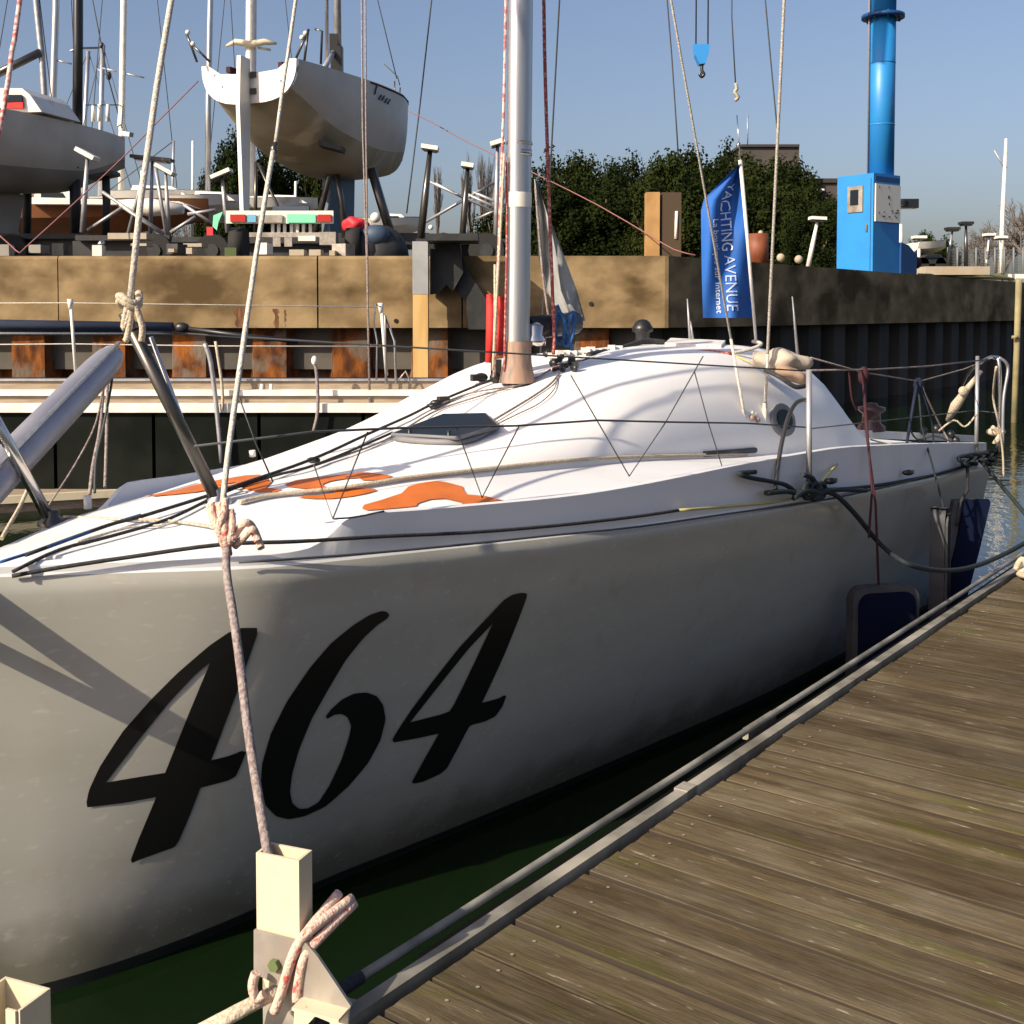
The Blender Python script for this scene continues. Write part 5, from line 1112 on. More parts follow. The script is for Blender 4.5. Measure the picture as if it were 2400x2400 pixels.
part('crosstree', MB().tube([PD(530, 108, 36.8), PD(552, 98, 36.8), PD(588, 104, 36.8), PD(620, 98, 36.8), PD(648, 102, 36.8)], [.05, .12, .15, .13, .05], 8, flat=.8).tube([PD(604, 112, 36.9), PD(634, 117, 36.9)], .04, 6), 'cream_paint', cx_)
far_boat('low white stored boat beyond the keel of the transom yacht', 845, 990, 518, 560, 36)
far_boat('white stored boat with a grey cover right of the cradle', 880, 985, 520, 552, 34, cab=(890, 960, 500))
ob = far_boat('stored boat with a rusty orange lower hull and pale deck at left', 60, 488, 478, 552, 29, hullm='rust_orange', cab=(75, 190, 440))
part('deck', MB().prism([PD(70, 478, 27.6), PD(70, 462, 27.6), PD(420, 472, 27.6), PD(440, 480, 27.6)], (0, 1.6, 0)), 'gel_white', ob)
part('deck_cover', MB().tube([PD(285, 478, 27.4), PD(350, 486, 27.4), PD(430, 490, 27.4)], [.10, .22, .12], 8), 'white_paint', ob)

# ---- jack stands and trestles
def stand(label, px, yt, Y, tilt=0, lean=0, yb=600, m='galvanised', top='white_paint', w=.36, r=.05):
    t = thing('jack_stand', label, 'stand', PD(px, yb, Y), 'jack stands along the quay yard')
    a, b = PD(px-lean, yb, Y), PD(px, yt+6, Y)
    part('post', MB().tube([a, (a+b)/2, b], [r, r*.95, r*.6], 8), m, t)
    part('pad', MB().box(PD(px, yt, Y), (w, .35, .075), Matrix.Rotation(tilt, 3, 'Y')), top, t)
    part('pad_plate', MB().box(PD(px, yt+5, Y), (w*.8, .3, .04), Matrix.Rotation(tilt, 3, 'Y')), 'steel_dark', t)
    return t
stand('tall pale jack stand with a tilted white pad in front of the shaded hull', 205, 362, 20.5, .5, 12, 545, 'alu_dull')
stand('jack stand with a dark pad behind the pulpit rope', 357, 372, 26, .1, 5, 560, 'alu_dull', 'steel_dark', .9)
stand('short jack stand with a pale pad right of the pulpit rope', 388, 398, 24, .5, -8, 560, 'alu_dull', w=.4)
stand('jack stand with a forked white pad left of the long rudder', 520, 408, 23, -.4, -14, 545, 'alu_dull', w=.4)
stand('tallest dark jack stand with a white pad, right of the cradle', 1008, 347, 21, .15, 25, 585, 'steel_dark', w=.30, r=.07)
stand('dark jack stand with a narrow white pad left of the silver mast', 1096, 388, 21, .15, 15, 590, 'steel_dark', w=.22, r=.06)
stand('jack stand half hidden by the silver mast', 1166, 335, 21, -.3, 4, 590, 'alu_dull', w=.26)
stand('double white jack stand between the flag and the blue crane', 1916, 512, 29, .05, 22, 625, 'white_paint', w=.38, r=.06)
stand('white-topped stand right of the blue crane', 2154, 556, 33, 0, 0, 620, 'white_paint', w=.34)
stand('leaning stand with a dark flat top right of the blue crane', 2232, 536, 34, 0, 14, 630, 'alu_dull', 'steel_dark', w=.36)
stand('stand with a black box top right of the blue crane', 2264, 523, 34, 0, 0, 630, 'steel_dark', 'tarp_black', w=.34, r=.06)
stand('thin stand with a flat top near the right edge', 2318, 550, 35, 0, 8, 635, 'white_paint', w=.28, r=.035)
stand('thin stand with a white top nearest the right edge', 2346, 556, 36, 0, 0, 640, 'white_paint', w=.28, r=.03)
def trestle(label, segs, Y, r=.035, m='alu_dull'):
    t = thing('trestle', label, 'trestle', PD(segs[0][0], 600, Y), 'tubular trestles')
    for xa, ya, xb, yb in segs: part('tube', MB().tube([PD(xa, ya, Y), PD(xb, yb, Y)], r, 6), m, t)
    return t
trestle('tubular trestle of crossing bars between the shaded yacht and the pulpit rope', ((205, 540, 292, 483), (240, 450, 385, 548), (280, 480, 380, 548), (300, 550, 345, 375)), 22)
trestle('tubular trestle of crossing bars under the long rudder', ((365, 395, 390, 550), (400, 545, 458, 508), (430, 480, 500, 525), (440, 502, 505, 492)), 22)
trestle('tubular trestle with a long rising bar right of the tall dark stand', ((998, 520, 1180, 415), (1005, 425, 1190, 510), (1095, 455, 1180, 495), (1108, 450, 1200, 488), (1120, 512, 1180, 485), (1020, 430, 1100, 470)), 21.5, .03)

# ---- trailer with the light board
tr_ = thing('boat_trailer', 'boat trailer with a long light board and dark tyres under the transom yacht', 'trailer', PD(650, 590, 19.6))
TY = 19.6
def tbox(px0, px1, y0, y1, d, th=.06): 
    a, b = PD(px0, y0, d), PD(px1, y1, d); return MB().box(((a.x+b.x)/2, d, (a.z+b.z)/2), (b.x-a.x, th, a.z-b.z))
lbd = part('light_board', tbox(530, 782, 494, 524, TY), 'light_board', tr_)
part('tail_light', tbox(540, 576, 503, 520, TY-.06, .05), 'tail_red', lbd); part('tail_light', tbox(745, 776, 503, 520, TY-.06, .05), 'tail_red', lbd)
part('plate', tbox(673, 740, 502, 522, TY-.06, .03), 'green_plate', lbd); part('plate', tbox(580, 600, 503, 521, TY-.06, .03), 'cyan_plate', lbd); part('plate', tbox(606, 662, 504, 522, TY-.06, .03), 'galvanised', lbd)
part('cover_strip', tbox(640, 725, 484, 493, TY+.2, .1), 'tarp_blue', tr_)
part('reflector', MB().prism([PD(x_, y_, TY-.02) for x_, y_ in ((500, 505), (522, 496), (512, 520), (508, 540), (498, 530))], (0, .03, 0)), 'green_plate', tr_)
part('reflector', tbox(485, 500, 532, 552, TY, .05), 'safety_red', tr_)
for x_ in (636, 650, 664, 680, 694, 708, 724): part('roller_bar', tbox(x_, x_+7, 524, 545, TY+.1, .05), 'light_board', tr_)
part('cross_beam', tbox(585, 760, 545, 556, TY), 'galvanised', tr_)
part('winch_box', tbox(752, 790, 545, 575, TY-.02, .3), 'galvanised', tr_); part('number_box', tbox(700, 740, 553, 565, TY-.1, .1), 'white_paint', tr_)
for x_ in (640, 667): part('hanger', tbox(x_, x_+18, 556, 578, TY, .05), 'galvanised', tr_)
for x_ in (560, 830):
    c = PD(x_, 575, TY+.3); w_t = part('wheel', MB().tube([c + Vector((-.12, 0, 0)), c + Vector((.12, 0, 0))], .30, 16), 'tyre', tr_)
    part('rim', MB().tube([c + Vector((-.14, 0, 0)), c + Vector((-.10, 0, 0))], .15, 12), 'galvanised', w_t)
part('drawbar', MB().tube([PD(760, 552, TY), PD(800, 590, TY)], .06, 6), 'galvanised', tr_)
for i, (a_, b_, c_, d_, lab) in enumerate(((262, 352, 548, 562, 'light'), (315, 352, 572, 578, 'low'), (437, 480, 572, 580, 'right'))):
    solo('timber_block', tbox(a_, b_, c_, d_, 19.4, .4), 'concrete_pale', ('long pale timber lying on the quay edge behind the pulpit rope', 'short pale timber lower on the quay edge behind the pulpit rope', 'pale timber on the quay edge left of the trailer')[i], 'timber', 'timbers on the quay edge')
for i, (a_, b_, c_, d_) in enumerate(((682, 716, 586, 600), (728, 755, 586, 600), (775, 788, 588, 600), (442, 456, 582, 596), (400, 414, 584, 592))):
    solo('paving_stone', tbox(a_, b_, c_, d_, 18.7, .3), 'concrete_pale', ('widest pale stone on the quay edge under the trailer', 'middle pale stone on the quay edge under the trailer', 'small square pale stone on the quay edge right of the trailer', 'small pale stone on the quay edge left of the trailer', 'tiny pale stone farther left on the quay edge')[i], 'stone', 'pale stones along the quay edge')
# dark trailers and black slabs for ground shade, filling the strip above the quay edge
def dark_trailer(label, px0, px1, Y, ytop=555, wheels=()):
    t = thing('boat_trailer', label, 'trailer', PD((px0+px1)/2, 600, Y), 'dark trailers along the quay yard')
    part('frame', tbox(px0, px1, ytop, ytop+12, Y, .15).box(PD((px0+px1)/2, ytop+8, Y+1.0), ((px1-px0)/FPX*Y, .12, .10)), 'tarp_black', t)
    part('underframe_shade', tbox(px0+10, px1-10, ytop+16, 640, Y+.5, .8), 'tarp_black', t)  # solid black slab, doubling as the ground shade below the trailer
    for x_ in wheels:
        c = PD(x_, 588, Y-.1); w = part('wheel', MB().tube([c + Vector((0, -.1, 0)), c + Vector((0, .1, 0))], .30, 16), 'tyre', t); part('rim', MB().tube([c + Vector((0, -.13, 0)), c + Vector((0, -.09, 0))], .12, 12), 'tarp_black', w)
    return t
dark_trailer('black trailer under the shaded yacht at the far left', -60, 215, 22.5, 548, (30,))
dark_trailer('black trailer under the rusty orange hull', 180, 400, 20.2, 552, (365,))
dark_trailer('black trailer between the orange hull and the light board', 395, 520, 21, 556, (500,))
dark_trailer('black trailer behind the guide pile', 975, 1195, 19.6, 560, (1040, 1140))
dark_trailer('black trailer under the cradle of the transom yacht', 560, 940, 22, 558, (880,))
part('jockey_wheel', MB().ball(PD(238, 572, 19.8), .07, 8, 6), 'steel', bpy.data.objects['boat_trailer.002'])
tp = thing('tarpaulin_heap', 'black and dark blue tarpaulin heap right of the trailer', 'tarpaulin', PD(880, 595, 20))
part('cover', MB().ball(PD(890, 600, 20.2), .55, 14, 10, sc=(.92, .8, .98)).ball(PD(855, 590, 20.0), .36, 12, 8, sc=(1, .8, 1)), 'tarp_black', tp)
part('blue_cover', MB().ball(PD(880, 552, 19.9), .25, 12, 8, sc=(1.0, .7, .75)), 'tarp_blue', tp)
solo('red_bag', MB().lump(PD(832, 527, 20.5), .19, (1.15, .7, .75), 9, .2), 'safety_red', 'red bag on the cradle right of the trailer light board', 'bag')
solo('white_buoy', MB().ball(PD(880, 510, 20.2), .09, 10, 8), 'white_paint', 'small white buoy beside the red bag', 'buoy')
solo('lamp_float', MB().ball(PD(1010, 533, 20), .045, 8, 6), 'white_paint', 'tiny white float on the dark trailer right of the cradle', 'buoy')
# red ropes strung across the yard
topl('tow_rope', [PD(-20, 535, 18.4), PD(25, 575, 18.2), PD(45, 592, 18.0), PD(60, 580, 18.1), PD(168, 482, 18.6), PD(285, 372, 19.2), PD(370, 285, 19.6), PD(465, 190, 20.1)], .011, 'rope_dusty', 'thin red rope rising from the quay edge at left to the bright transom', 'rope', 5, 2)
topl('tow_rope', [PD(935, 250, 26.2), PD(1010, 285, 25), PD(1090, 330, 24), PD(1260, 410, 22), PD(1400, 480, 20.5), PD(1520, 550, 19.2), PD(1580, 585, 18.6), PD(1630, 598, 18.4)], .010, 'rope_dusty', 'thin red rope falling from the transom yacht bow to the quay corner', 'rope', 5, 2)
# ================================================================== blue crane
cz = CAP_TOP-.06; KC = PD(2045, 628, 26.0)
crane = thing('jib_crane', 'bright blue jib crane with a cabinet base and white notice panel', 'crane', (KC.x, KC.y, cz))
ud = Vector((-.60, .80, 0)).normalized(); vd = Vector((.80, .60, 0)).normalized()       # along the left face / along the right face
BK = Vector((KC.x, KC.y, 0)); wl_, wr_ = .975, .975; ztop = PD(2045, 405, 26.0).z
def CK(i, j, z): return BK + ud*i + vd*j + Vector((0, 0, z))
part('cabinet', MB().prism([CK(0, 0, cz), CK(wl_, 0, cz), CK(wl_, wr_, cz), CK(0, wr_, cz)], (0, 0, ztop-cz)), 'blue_paint', crane)
nl = ud.cross(Vector((0, 0, 1))); nl = nl if nl.y < 0 else -nl
nr_ = vd.cross(Vector((0, 0, 1))); nr_ = nr_ if nr_.x > 0 else -nr_
z_a, z_b = PD(2077, 432, 26.2).z, PD(2077, 520, 26.2).z
pn = part('notice_panel', MB().prism([CK(0, .03, z_b) + nr_*.012, CK(0, wr_-.03, z_b) + nr_*.012, CK(0, wr_-.03, z_a) + nr_*.012, CK(0, .03, z_a) + nr_*.012], nr_*.03), 'panel_white', crane)
rr = random.Random(4); mb = MB()
for (i, j, w, h) in [(.12, .88, .05, .05), (.5, .9, .06, .04), (.48, .62, .12, .07), (.52, .45, .07, .06), (.12, .2, .06, .05)] + [(rr.uniform(.15, .9), rr.uniform(.1, .36), rr.uniform(.05, .14), .03) for _ in range(14)]:
    y_ = .03 + (wr_-.06)*i; z_ = z_b + (z_a-z_b)*j; e = nr_*.0445
    mb.prism([CK(0, y_, z_) + e, CK(0, y_+w*.6, z_) + e, CK(0, y_+w*.6, z_+h) + e, CK(0, y_, z_+h) + e], nr_*.002)
part('notice_print', mb, 'panel_print', pn)
part('cabinet_lip', MB().prism([CK(0, .04, z_a+.06) + nr_*.004, CK(0, wr_-.02, z_a+.06) + nr_*.004, CK(0, wr_-.02, z_a+.17) + nr_*.004, CK(0, .04, z_a+.17) + nr_*.004], nr_*.012), 'blue_dark', crane)
wz0, wz1 = PD(2000, 497, 26.3).z, PD(2000, 436, 26.3).z
wf = part('window_frame', MB().prism([CK(.27, 0, wz0) + nl*.003, CK(.68, 0, wz0) + nl*.003, CK(.68, 0, wz1) + nl*.003, CK(.27, 0, wz1) + nl*.003], nl*.025), 'galvanised', crane)
part('window_pane', MB().prism([CK(.38, 0, wz0+.16) + nl*.031, CK(.60, 0, wz0+.16) + nl*.031, CK(.60, 0, wz1-.08) + nl*.031, CK(.38, 0, wz1-.08) + nl*.031], nl*.005), 'dark_acrylic', wf)
CC = CK(.36, wr_*.78, 0); zf = PD(2075, 40, 26.6).z
part('column', MB().tube([CC + Vector((0, 0, ztop-.02)), CC + Vector((0, 0, zf))], .287, 24), 'blue_paint', crane)
part('column_head', MB().tube([CC + Vector((0, 0, zf+.08)), CC + Vector((0, 0, 12.6))], .287, 24), 'blue_paint', crane)
for z_ in (1.15, 2.55): part('weld_seam', MB().tube([CC + Vector((0, 0, ztop+z_)), CC + Vector((0, 0, ztop+z_+.03))], .292, 24), 'blue_paint', crane)
part('door_seam', MB().prism([CK(.06, 0, cz+.12) + nl*.003, CK(.075, 0, cz+.12) + nl*.003, CK(.075, 0, ztop-.1) + nl*.003, CK(.06, 0, ztop-.1) + nl*.003], nl*.004), 'blue_dark', crane)
part('door_handle', MB().bar(CK(.16, 0, cz+1.0) + nl*.03, CK(.16, 0, cz+1.16) + nl*.03, .03, .03), 'galvanised', crane)
part('flange', MB().tube([CC + Vector((0, 0, zf)), CC + Vector((0, 0, zf+.08))], .475, 24), 'blue_dark', crane)
for i in range(8): part('flange_bolt', MB().tube([CC + Vector((.37*math.cos(i*.785), .37*math.sin(i*.785), zf-.06)), CC + Vector((.37*math.cos(i*.785), .37*math.sin(i*.785), zf+.12))], .03, 6), 'blue_dark', crane)
hookx = PD(1645, 105, 22.0)
jt = Vector((hookx.x-.8, hookx.y, 12.2))
part('jib', MB().bar(CC + Vector((.4, 0, 12.2)), jt, .3, .45), 'blue_paint', crane)
part('cable_pipe', MB().tube([CC - Vector((.32, .05, -ztop)), CC - Vector((.34, .05, -12))], .02, 6), 'rope_grey', crane)
for dx in (-14, 14): part('hoist_wire', MB().tube([PD(1645+dx, 105, 22.0), Vector((PD(1645+dx, 105, 22.0).x, 22.0, 12.0))], .016, 6), 'line_thin', crane)
hk = part('hook_block', MB().prism([PD(x_, y_, 21.9) for x_, y_ in ((1627, 103), (1663, 103), (1662, 122), (1654, 148), (1640, 150), (1630, 128))], (0, .22, 0)), 'hook_blue', crane)
part('hook', MB().tube(spline([PD(1645, 148, 22.0), PD(1645, 165, 22.0), PD(1650, 174, 22.0), PD(1644, 180, 22.0), PD(1639, 172, 22.0)], 3), .035, 6), 'steel_dark', hk)
part('hoist_wire', MB().tube([Vector((PD(1712, 0, 22.0).x, 22.0, 12.0)), PD(1715, 40, 22.0), PD(1724, 200, 22.0)], .014, 6), 'line_thin', crane)
part('hook', MB().tube(spline([PD(1724, 195, 22.0), PD(1727, 208, 22.0), PD(1722, 216, 22.0), PD(1730, 228, 22.0), PD(1722, 236, 22.0)], 3), .035, 6), 'concrete_pale', crane, 'pale small hook on a single wire')
part('side_box', MB().prism([CK(-.05, wr_+.01, cz), CK(-.05, wr_+.62, cz), CK(-.05, wr_+.62, cz+.5), CK(-.05, wr_+.3, cz+.72), CK(-.05, wr_+.01, cz+.78)], ud*.6), 'blue_dark', crane)
part('lamp_box', MB().box(PD(2128, 478, 28), (.42, .3, .22)).bar(PD(2105, 475, 27.3), PD(2128, 478, 28), .10, .12), 'steel_dark', crane)
solo('standpipe', MB().tube([PD(2112, 640, 28.5), PD(2110, 525, 28.5)], .06, 8), 'white_paint', 'short white standpipe just right of the blue crane', 'pipe')
solo('red_buoy', MB().ball(PD(2146, 616, 28), .15, 10, 8), 'rope_darkred', 'dark red buoy at the foot of the blue crane', 'buoy')
for px, py, lab in ((1830, 604, 'small white buoy on the quay edge right of the white pole'), (1872, 608, 'small white buoy on the quay edge left of the blue crane')):
    solo('white_buoy', MB().ball(PD(px, py, 23), .085, 8, 6), 'concrete_pale', lab, 'buoy')
# boat on a trailer and car beyond the crane
far_boat('white motorboat hull on a trailer beyond the blue crane', 2122, 2216, 572, 600, 34)
car = thing('parked_car', 'dark parked car under the white motorboat beyond the crane', 'car', PD(2185, 640, 33))
part('body', MB().prism([PD(x_, y_, 32.5) for x_, y_ in ((2150, 618), (2150, 606), (2165, 603), (2175, 596), (2205, 596), (2212, 606), (2220, 618))], (0, 1.6, 0)), 'tarp_black', car)
part('window', MB().prism([PD(x_, y_, 32.45) for x_, y_ in ((2168, 604), (2177, 598), (2203, 598), (2208, 604))], (0, .03, 0)), 'dark_acrylic', car)
for x_ in (2163, 2208):
    c = PD(x_, 618, 32.5); part('wheel', MB().tube([c, c + Vector((0, .2, 0))], .18, 12), 'tyre', car)
fence = thing('mesh_fence', 'grey wire mesh fence beyond the crane at the right', 'fence', PD(2290, 650, 38))
for i in range(9):
    x_ = 2222 + i*22; part('fence_post', MB().tube([PD(x_, 640, 38), PD(x_, 580, 38)], .035, 6), 'fence_mesh', fence)
mb = MB()
for i in range(60): mb.tube([PD(2222+i*3, 640, 38.1), PD(2222+i*3, 584, 38.1)], .008, 3, cap=False)
for j in range(8): mb.tube([PD(2222, 586+j*7, 38.1), PD(2400, 586+j*7, 38.1)], .008, 3, cap=False)
part('wire_mesh', mb, 'fence_mesh', fence, kind='stuff')
solo('concrete_slab', MB().box(PD(2225, 636, 31.5), (1.7, 1.2, .22)), 'concrete_pale', 'pale concrete slab lying on the quay right of the crane', 'slab')
solo('grass_verge', MB().prism([PD(2150, 645, 30), PD(2420, 658, 38), PD(2560, 650, 48), PD(2150, 650, 44)], (0, 0, .05)), 'grass', 'strip of dry grass along the quay right of the crane', 'grass')['kind'] = 'stuff'
far_mast = thing('flagpole', 'tall thin white pole with a short yard near the right edge', 'pole', PD(2352, 640, 40))
part('pole', MB().tube([PD(2346, 640, 40), PD(2350, 500, 40), PD(2358, 325, 40)], [.10, .08, .045], 8), 'white_paint', far_mast)
part('yard', MB().tube([PD(2330, 352, 40), PD(2352, 390, 40), PD(2360, 392, 40)], .025, 6), 'alu_dull', far_mast)
# posts and barrel near the flag
pst = thing('wooden_box_post', 'square tan post with its shaded side coloured dark on the quay right of the silver mast', 'post', PD(1550, 600, 19.5))
part('post', tbox(1513, 1543, 452, 640, 19.5, .28), 'brown_post', pst)
part('shaded_side', tbox(1546, 1590, 455, 640, 19.7, .6), 'brown_shade', pst)  # post's side away from the sun, shade put into the dark brown
solo('white_rod', MB().tube([PD(1584, 560, 19.4), PD(1586, 495, 19.4)], .028, 6), 'white_paint', 'short white rod leaning beside the tan box post', 'rod')
brl = solo('rusty_barrel', MB().tube([PD(1776, 625, 22), PD(1776, 548, 22)], .20, 14), 'barrel', 'rusty orange barrel on the quay right of the flag', 'barrel')
solo('barrel_lid', MB().ball(PD(1783, 546, 22), .05, 8, 6), 'concrete_pale', 'small pale float on top of the rusty barrel', 'buoy')
# ================================================================== flag on its staff
fl = thing('banner_flag', 'blue banner flag with vertical white lettering on a white staff at the aft cabin', 'flag', PD(1772, 800, 6.4))
FY = 6.35
stf = [PD(1772, 800, FY), PD(1752, 560, FY), PD(1735, 375, FY)]
part('staff', MB().tube([stf[0], stf[1], stf[2]], [.008, .010, .011], 8), 'white_paint', fl)
part('staff_tip', MB().ball(PD(1731, 340, FY), .014, 8, 6).tube([PD(1735, 375, FY), PD(1727, 270, FY)], .003, 5), 'steel', fl)
# flag surface: u across from staff (0) to fly (1), v down; a folded upper corner
def flag_pt(u, v):
    y = 383 + (745-383)*v
    xr = 1736 + (1766-1736)*v
    fold = max(0, 1-abs(v-.33)/.36)
    xl = 1644 - 4*v + 8*v*v
    if v < .26: xl = xr - (xr - 1641)*(v/.26)**.85
    yy = y + (u*(1-v)*18 if v < .9 else 0) - 0*u
    dep = .05*math.sin(u*4.2 + v*2.5) + .03*math.sin(u*9-v*5)
    return PD(xr + (xl-xr)*u, yy if v > .26 else y + 0, FY + .012 + dep)
NU, NV = 18, 30
rows = [[flag_pt(i/NU, j/NV) for i in range(NU+1)] for j in range(NV+1)]
r2 = [[p + Vector((0, .006, 0)) for p in r] for r in rows]
mb = MB().grid(rows); mb.grid(r2)
fbody = part('flag_cloth', mb, 'flag_blue', fl)
fbody.data.update()
def flag_text(txt, u0, u1, v0, v1, m, name, squash=1.0):
    cu = bpy.data.curves.new(name, 'FONT'); cu.body = txt; cu.size = 1; cu.resolution_u = 2
    to = bpy.data.objects.new(name, cu); COL.objects.link(to); bpy.context.view_layer.update()
    me = to.evaluated_get(bpy.context.evaluated_depsgraph_get()).to_mesh()
    vs = [tuple(v.co) for v in me.vertices]; fs = [tuple(p.vertices) for p in me.polygons]
    bpy.data.objects.remove(to)
    x0, x1 = min(v[0] for v in vs), max(v[0] for v in vs)
    bm = bmesh.new(); bv = [bm.verts.new(v) for v in vs]
    for f in fs:
        try: bm.faces.new([bv[i] for i in f])
        except ValueError: pass
    bmesh.ops.triangulate(bm, faces=bm.faces); bmesh.ops.subdivide_edges(bm, edges=bm.edges, cuts=2)
    bm.verts.index_update(); vs = [tuple(v.co) for v in bm.verts]; fs = [tuple(v.index for v in f.verts) for f in bm.faces]; bm.free()
    mb = MB(); out = []
    for x, y, z in vs:
        v = v0 + (v1-v0)*(x-x0)/(x1-x0); u = u0 + (u1-u0)*(1 - y/.75)
        out.append(flag_pt(u, v) + Vector((0, -.006, 0)))
    mb.add(out, fs); part(name, mb, m, fl)
flag_text('YACHTING', .30, .56, .98*.13, .555, 'flag_print', 'flag_lettering')
flag_text('AVENUE', .27, .52, .585, .955, 'flag_print_dim', 'flag_lettering')
flag_text('La boutique sur Internet', .60, .73, .34, .97, 'flag_print', 'flag_lettering')
# ================================================================== trees, buildings
def leaf_mesh(name, n, rx, ry, rz, size, seed, m, zlow=-.9):
    rg = np.random.default_rng(seed); nl = 40
    cs = []
    while len(cs) < nl:
        p = rg.uniform(-1, 1, 3)
        if .25 < (p**2).sum() < .95 and p[2] > zlow: cs.append(p*np.array([.78, .78, .78]))
    vs = []; fs = []
    for i in range(n):
        c = cs[rg.integers(nl)]; d = rg.normal(size=3); d /= np.linalg.norm(d); r = rg.uniform(.10, .36)
        p = (c + d*r)*np.array([rx, ry, rz]); nrm = d + rg.normal(size=3)*.55; nrm /= np.linalg.norm(nrm)
        a = np.cross(nrm, [0, 0, 1.]); a /= np.linalg.norm(a)+1e-6; b = np.cross(nrm, a); s = size*rg.uniform(.55, 1.3)
        o = len(vs); vs += [tuple(p+a*s), tuple(p+b*s*.7), tuple(p-a*s), tuple(p-b*s*.7)]; fs.append((o, o+1, o+2, o+3))
    me = bpy.data.meshes.new(name); me.from_pydata(vs, [], fs); me.materials.append(M[m]); me.update(); return me
crowns = [leaf_mesh('crown', 17000, 1, 1, 1, .036, s, m_) for s, m_ in ((1, 'leaf_dark'), (2, 'leaf_mid'), (3, 'leaf_dark'))]
def tree(label, px, ytop, ybase, Y, half_px, k, group, squash=1.0):
    top = PD(px, ytop, Y); bot_z = CAP_TOP-.06; r = half_px/FPX*Y; hh = max(1.2, (top.z - bot_z))
    t = thing('pine_tree', label, 'tree', Vector((top.x, Y, bot_z)), group)
    o = bpy.data.objects.new('crown', crowns[k % 3]); link(o, t)
    cz_ = bot_z + hh*.56
    o.matrix_parent_inverse = Matrix.Identity(4)
    o.location = (0, 0, cz_-bot_z); o.scale = (r*1.12, r*1.0, hh*.46*1.05); o.rotation_euler = (0, 0, k*1.3)
    mb = MB(); b0_ = Vector((top.x, Y, bot_z-.2)); c_ = Vector((top.x + .1*r, Y, bot_z+hh*.55))
    mb.tube([b0_, (b0_+c_)/2 + Vector((.08*r, 0, 0)), c_], [.28, .22, .10], 7)
    for i in range(5):
        a = i*1.26+k; mb.tube([b0_ + (c_-b0_)*(.4+.1*i), c_ + Vector((math.cos(a)*r*.6, math.sin(a)*r*.6, hh*(.02+.07*i)))], [.09, .03], 5)
    part('trunk', mb, 'bark', t)
tl = [(1285, 372, 60, 60, 'pine tree at the left end of the dark grove, behind the mast'), (1350, 372, 68, 75, 'rounded pine in the dark grove, second from the mast'), (1425, 380, 62, 62, 'lower dark pine in the grove, third from the mast'), (1490, 378, 70, 72, 'dark pine behind the tan box post'), (1560, 372, 66, 70, 'dark pine just left of the flag top'), (1635, 352, 72, 78, 'pine with a raised crown left of the flag'), (1700, 350, 66, 70, 'tallest pine of the grove, above the flag'), (1775, 376, 64, 74, 'pine right of the flag staff'), (1840, 372, 62, 76, 'broad pine in front of the dark building'), (1900, 420, 60, 60, 'lower pine at the right end of the grove'), (1935, 470, 58, 45, 'small pine beside the blue crane'), (1320, 430, 52, 70, 'front row pine near the silver mast'), (1420, 440, 52, 75, 'front row pine left of the tan box post'), (1530, 430, 50, 70, 'front row pine behind the tan box post'), (1640, 425, 50, 75, 'front row pine behind the flag'), (1745, 430, 50, 70, 'front row pine right of the flag'), (1830, 440, 50, 70, 'front row pine below the dark building'), (1900, 480, 48, 55, 'front row pine left of the blue crane'), (1160, 500, 62, 60, 'dark pine seen under the trestle bars'), (1220, 480, 60, 55, 'dark pine hidden behind the silver mast')]
for i, (px, yt, Y, hp, lab) in enumerate(tl): tree(lab, px, yt-6, 600, Y, hp*1.25, i, 'pines of the dark grove')
for i, (px, yt, Y, hp, lab) in enumerate([(545, 303, 48, 62, 'dark pine with a pointed top left of the long rudder'), (640, 330, 50, 75, 'dark pine behind the long rudder'), (735, 370, 50, 65, 'dark pine under the tan bottom of the transom yacht'), (490, 400, 52, 38, 'small dark pine at the left of its clump')]):
    tree(lab, px, yt, 560, Y, hp, i+2, 'pines behind the transom yacht')
def bare_tree(name, label, px, ytop, Y, spread, seed, m, upright=.5, levels=5, group=None, r0=.22):
    base = Vector((PD(px, 600, Y).x, Y, CAP_TOP-.06)); hgt = PD(px, ytop, Y).z - base.z
    t = thing(name, label, 'tree', base, group); rg = random.Random(seed); trunk = MB(); tw_ = MB()
    def grow(p, d, ln, r, lev):
        q = p + d*ln; mid = (p+q)/2 + Vector((rg.uniform(-1, 1), rg.uniform(-1, 1), 0))*ln*.05
        (trunk if lev < 2 else tw_).tube([p, mid, q], [r, r*.85, r*.62], 5 if lev < 2 else 3, cap=False)
        if lev >= levels: return
        n = rg.randint(3, 4) if lev else rg.randint(4, 6)
        for i in range(n):
            a = rg.uniform(0, 6.283); sp = spread*rg.uniform(.5, 1.2)
            nd = (d*(1.0) + Vector((math.cos(a)*sp, math.sin(a)*sp, upright*rg.uniform(.3, 1.0)))).normalized()
            st = p + (q-p)*rg.uniform(.45, 1.0) if i else q
            grow(st, nd, ln*rg.uniform(.55, .78), r*.55, lev+1)
    grow(base, Vector((0, 0, 1)), hgt*.33, r0, 0)
    part('trunk', trunk, m, t); part('twigs', tw_, 'twig', t, kind='stuff')
    return t
bare_tree('bare_tree', 'bare broad tree behind the flagpole at the right edge', 2345, 432, 62, .85, 3, 'bark_grey', .25, 5)
bare_tree('bare_tree', 'smaller bare tree in front of the mesh fence', 2290, 520, 56, .75, 5, 'bark_grey', .3, 5, r0=.15)
bare_tree('bare_tree', 'bare tree cut by the right edge of the picture', 2420, 450, 60, .85, 8, 'bark_grey', .25, 5)
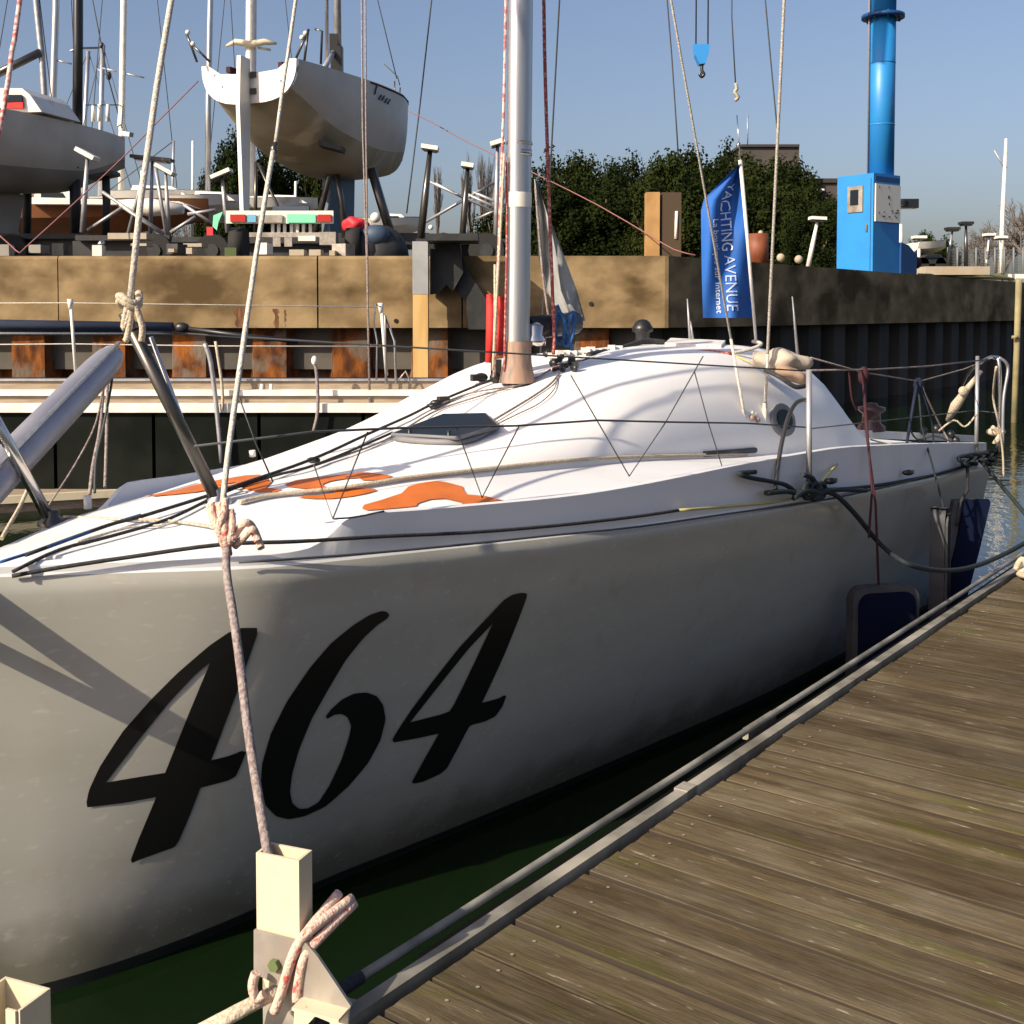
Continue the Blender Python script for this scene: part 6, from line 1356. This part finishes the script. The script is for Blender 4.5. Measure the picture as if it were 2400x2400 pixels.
for i, (px, yt, lab) in enumerate(((1026, 372, 'slim bare poplar left of the trestle'), (1100, 318, 'tallest slim bare poplar, behind the narrow-pad stand'), (1135, 345, 'slim bare poplar next to the silver mast'), (1160, 370, 'slim bare poplar half behind the silver mast'))):
    bare_tree('bare_poplar', lab, px, yt, 75, .16, 20+i, 'bark_grey', .9, 5, 'bare poplars left of the mast', r0=.16)
tree('low evergreen bush beyond the white motorboat', 2165, 545, 600, 60, 40, 1, None); tree('low wide evergreen bush left of the mesh fence', 2215, 558, 600, 62, 40, 0, None)
for i, (px, yt, hp) in enumerate(((395, 420, 50), (340, 432, 40), (450, 436, 36))):
    bare_tree('bare_tree', ('distant bare tree behind the pale trestle', 'distant bare tree behind the pulpit rope', 'distant bare tree left of the dark pine')[i], px, yt, 90, .6, 40+i, 'bark_grey', .3, 4, 'distant bare trees at left')
bld = thing('flat_roofed_building', 'dark brown flat roofed building rising behind the pine grove', 'building', PD(1790, 600, 82))
def bbox(px0, px1, yt, Y, dep, m, nm, par, yb=640):
    a, b = PD(px0, yt, Y), PD(px1, yb, Y); return part(nm, MB().box(((a.x+b.x)/2, Y+dep/2, (a.z+b.z)/2), (b.x-a.x, dep, a.z-b.z)), m, par)
bbox(1738, 1870, 342, 82, 9, 'building_brown', 'wall', bld); bbox(1734, 1874, 338, 81.8, 9.4, 'building_roof', 'roof', bld, 344)
bbox(1862, 1960, 422, 84, 8, 'building_brown', 'side_wing', bld); bbox(1858, 1964, 418, 83.8, 8.4, 'building_roof', 'wing_roof', bld, 428)
bbox(1893, 1932, 442, 83.7, .2, 'white_paint', 'sign', bld, 449)
part('roof_aerial', MB().tube([PD(1752, 340, 84), PD(1752, 268, 84)], .05, 5), 'alu_dull', bld)
# ground beyond the yard to the horizon
struct('ground', MB().add([(-1500, 160, CAP_TOP-.5), (1500, 160, CAP_TOP-.5), (1500, 2500, CAP_TOP-.5), (-1500, 2500, CAP_TOP-.5)], [(0, 1, 2, 3)]), 'grass')

# thin dark wires of rigs whose masts stand outside the picture
for i, (pts, lab) in enumerate((([(1018, -60), (985, 240), (953, 500)], 'thin dark wire stay between the transom yacht and the silver mast'), ([(1558, -60), (1574, 130), (1590, 372)], 'thin dark wire stay left of the hook block'), ([(1788, -60), (1806, 140), (1824, 330)], 'thin dark wire stay between the hook and the blue crane'))):
    topl('wire_stay', [PD(x, y, 30) for x, y in pts], .020, 'line_thin', lab, 'wire', 5, 2)
# more small craft stored between the cradles
far_boat('small white stored boat between the props of the shaded yacht', 92, 175, 452, 478, 30, cab=(100, 160, 436))
far_boat('white stored boat with a long low cabin behind the pulpit rope', 225, 400, 470, 522, 34, cab=(245, 370, 452), mast=((402, 498), (405, 420), (407, 330)), mr=.04)
far_boat('white stored boat nearest the light board, left of the long rudder', 420, 575, 468, 514, 31, cab=(450, 550, 448))
far_boat('white stored boat right of the long rudder under the tan bottom', 590, 745, 474, 512, 32, cab=(610, 720, 456))
for i, (a, b, lab) in enumerate(((455, 300, 'short slim mast left of the dark pine'), (330, 395, 'short slim mast low behind the pulpit rope'), (690, 420, 'short slim mast under the transom yacht'))):
    solo('spare_mast', MB().tube([PD((450, 330, 690)[i], 600, 33), PD((452, 332, 693)[i], (330, 400, 425)[i], 33)], .035, 6), 'white_paint', lab, 'mast')

# loose gear lying along the quay edge
rg = random.Random(12)
gear = [('grey plastic crate on the quay edge at the far left', 12, 16, 'bottom_grey'), ('small dark crate beside the red rope on the quay edge', 92, 16, 'bottom_grey'), ('low black box under the shaded yacht', 140, 14, 'tarp_black'), ('low white crate left of the pulpit rope', 232, 12, 'white_paint'), ('flat black box right of the pulpit rope', 415, 16, 'tarp_black'), ('green box under the light board', 540, 14, 'bolt_green'), ('white block under the trailer beam', 622, 12, 'white_paint'), ('grey box right under the winch box', 805, 20, 'galvanised')]
for lab, px, w, m_ in gear:
    y_ = rg.uniform(583, 592); solo('crate', MB().box(PD(px, y_, 18.9), (w*.0125, .3, .13+.08*rg.random()), Matrix.Rotation(rg.uniform(-.4, .4), 3, 'Z')), m_, lab, 'crate', 'loose crates along the quay edge')
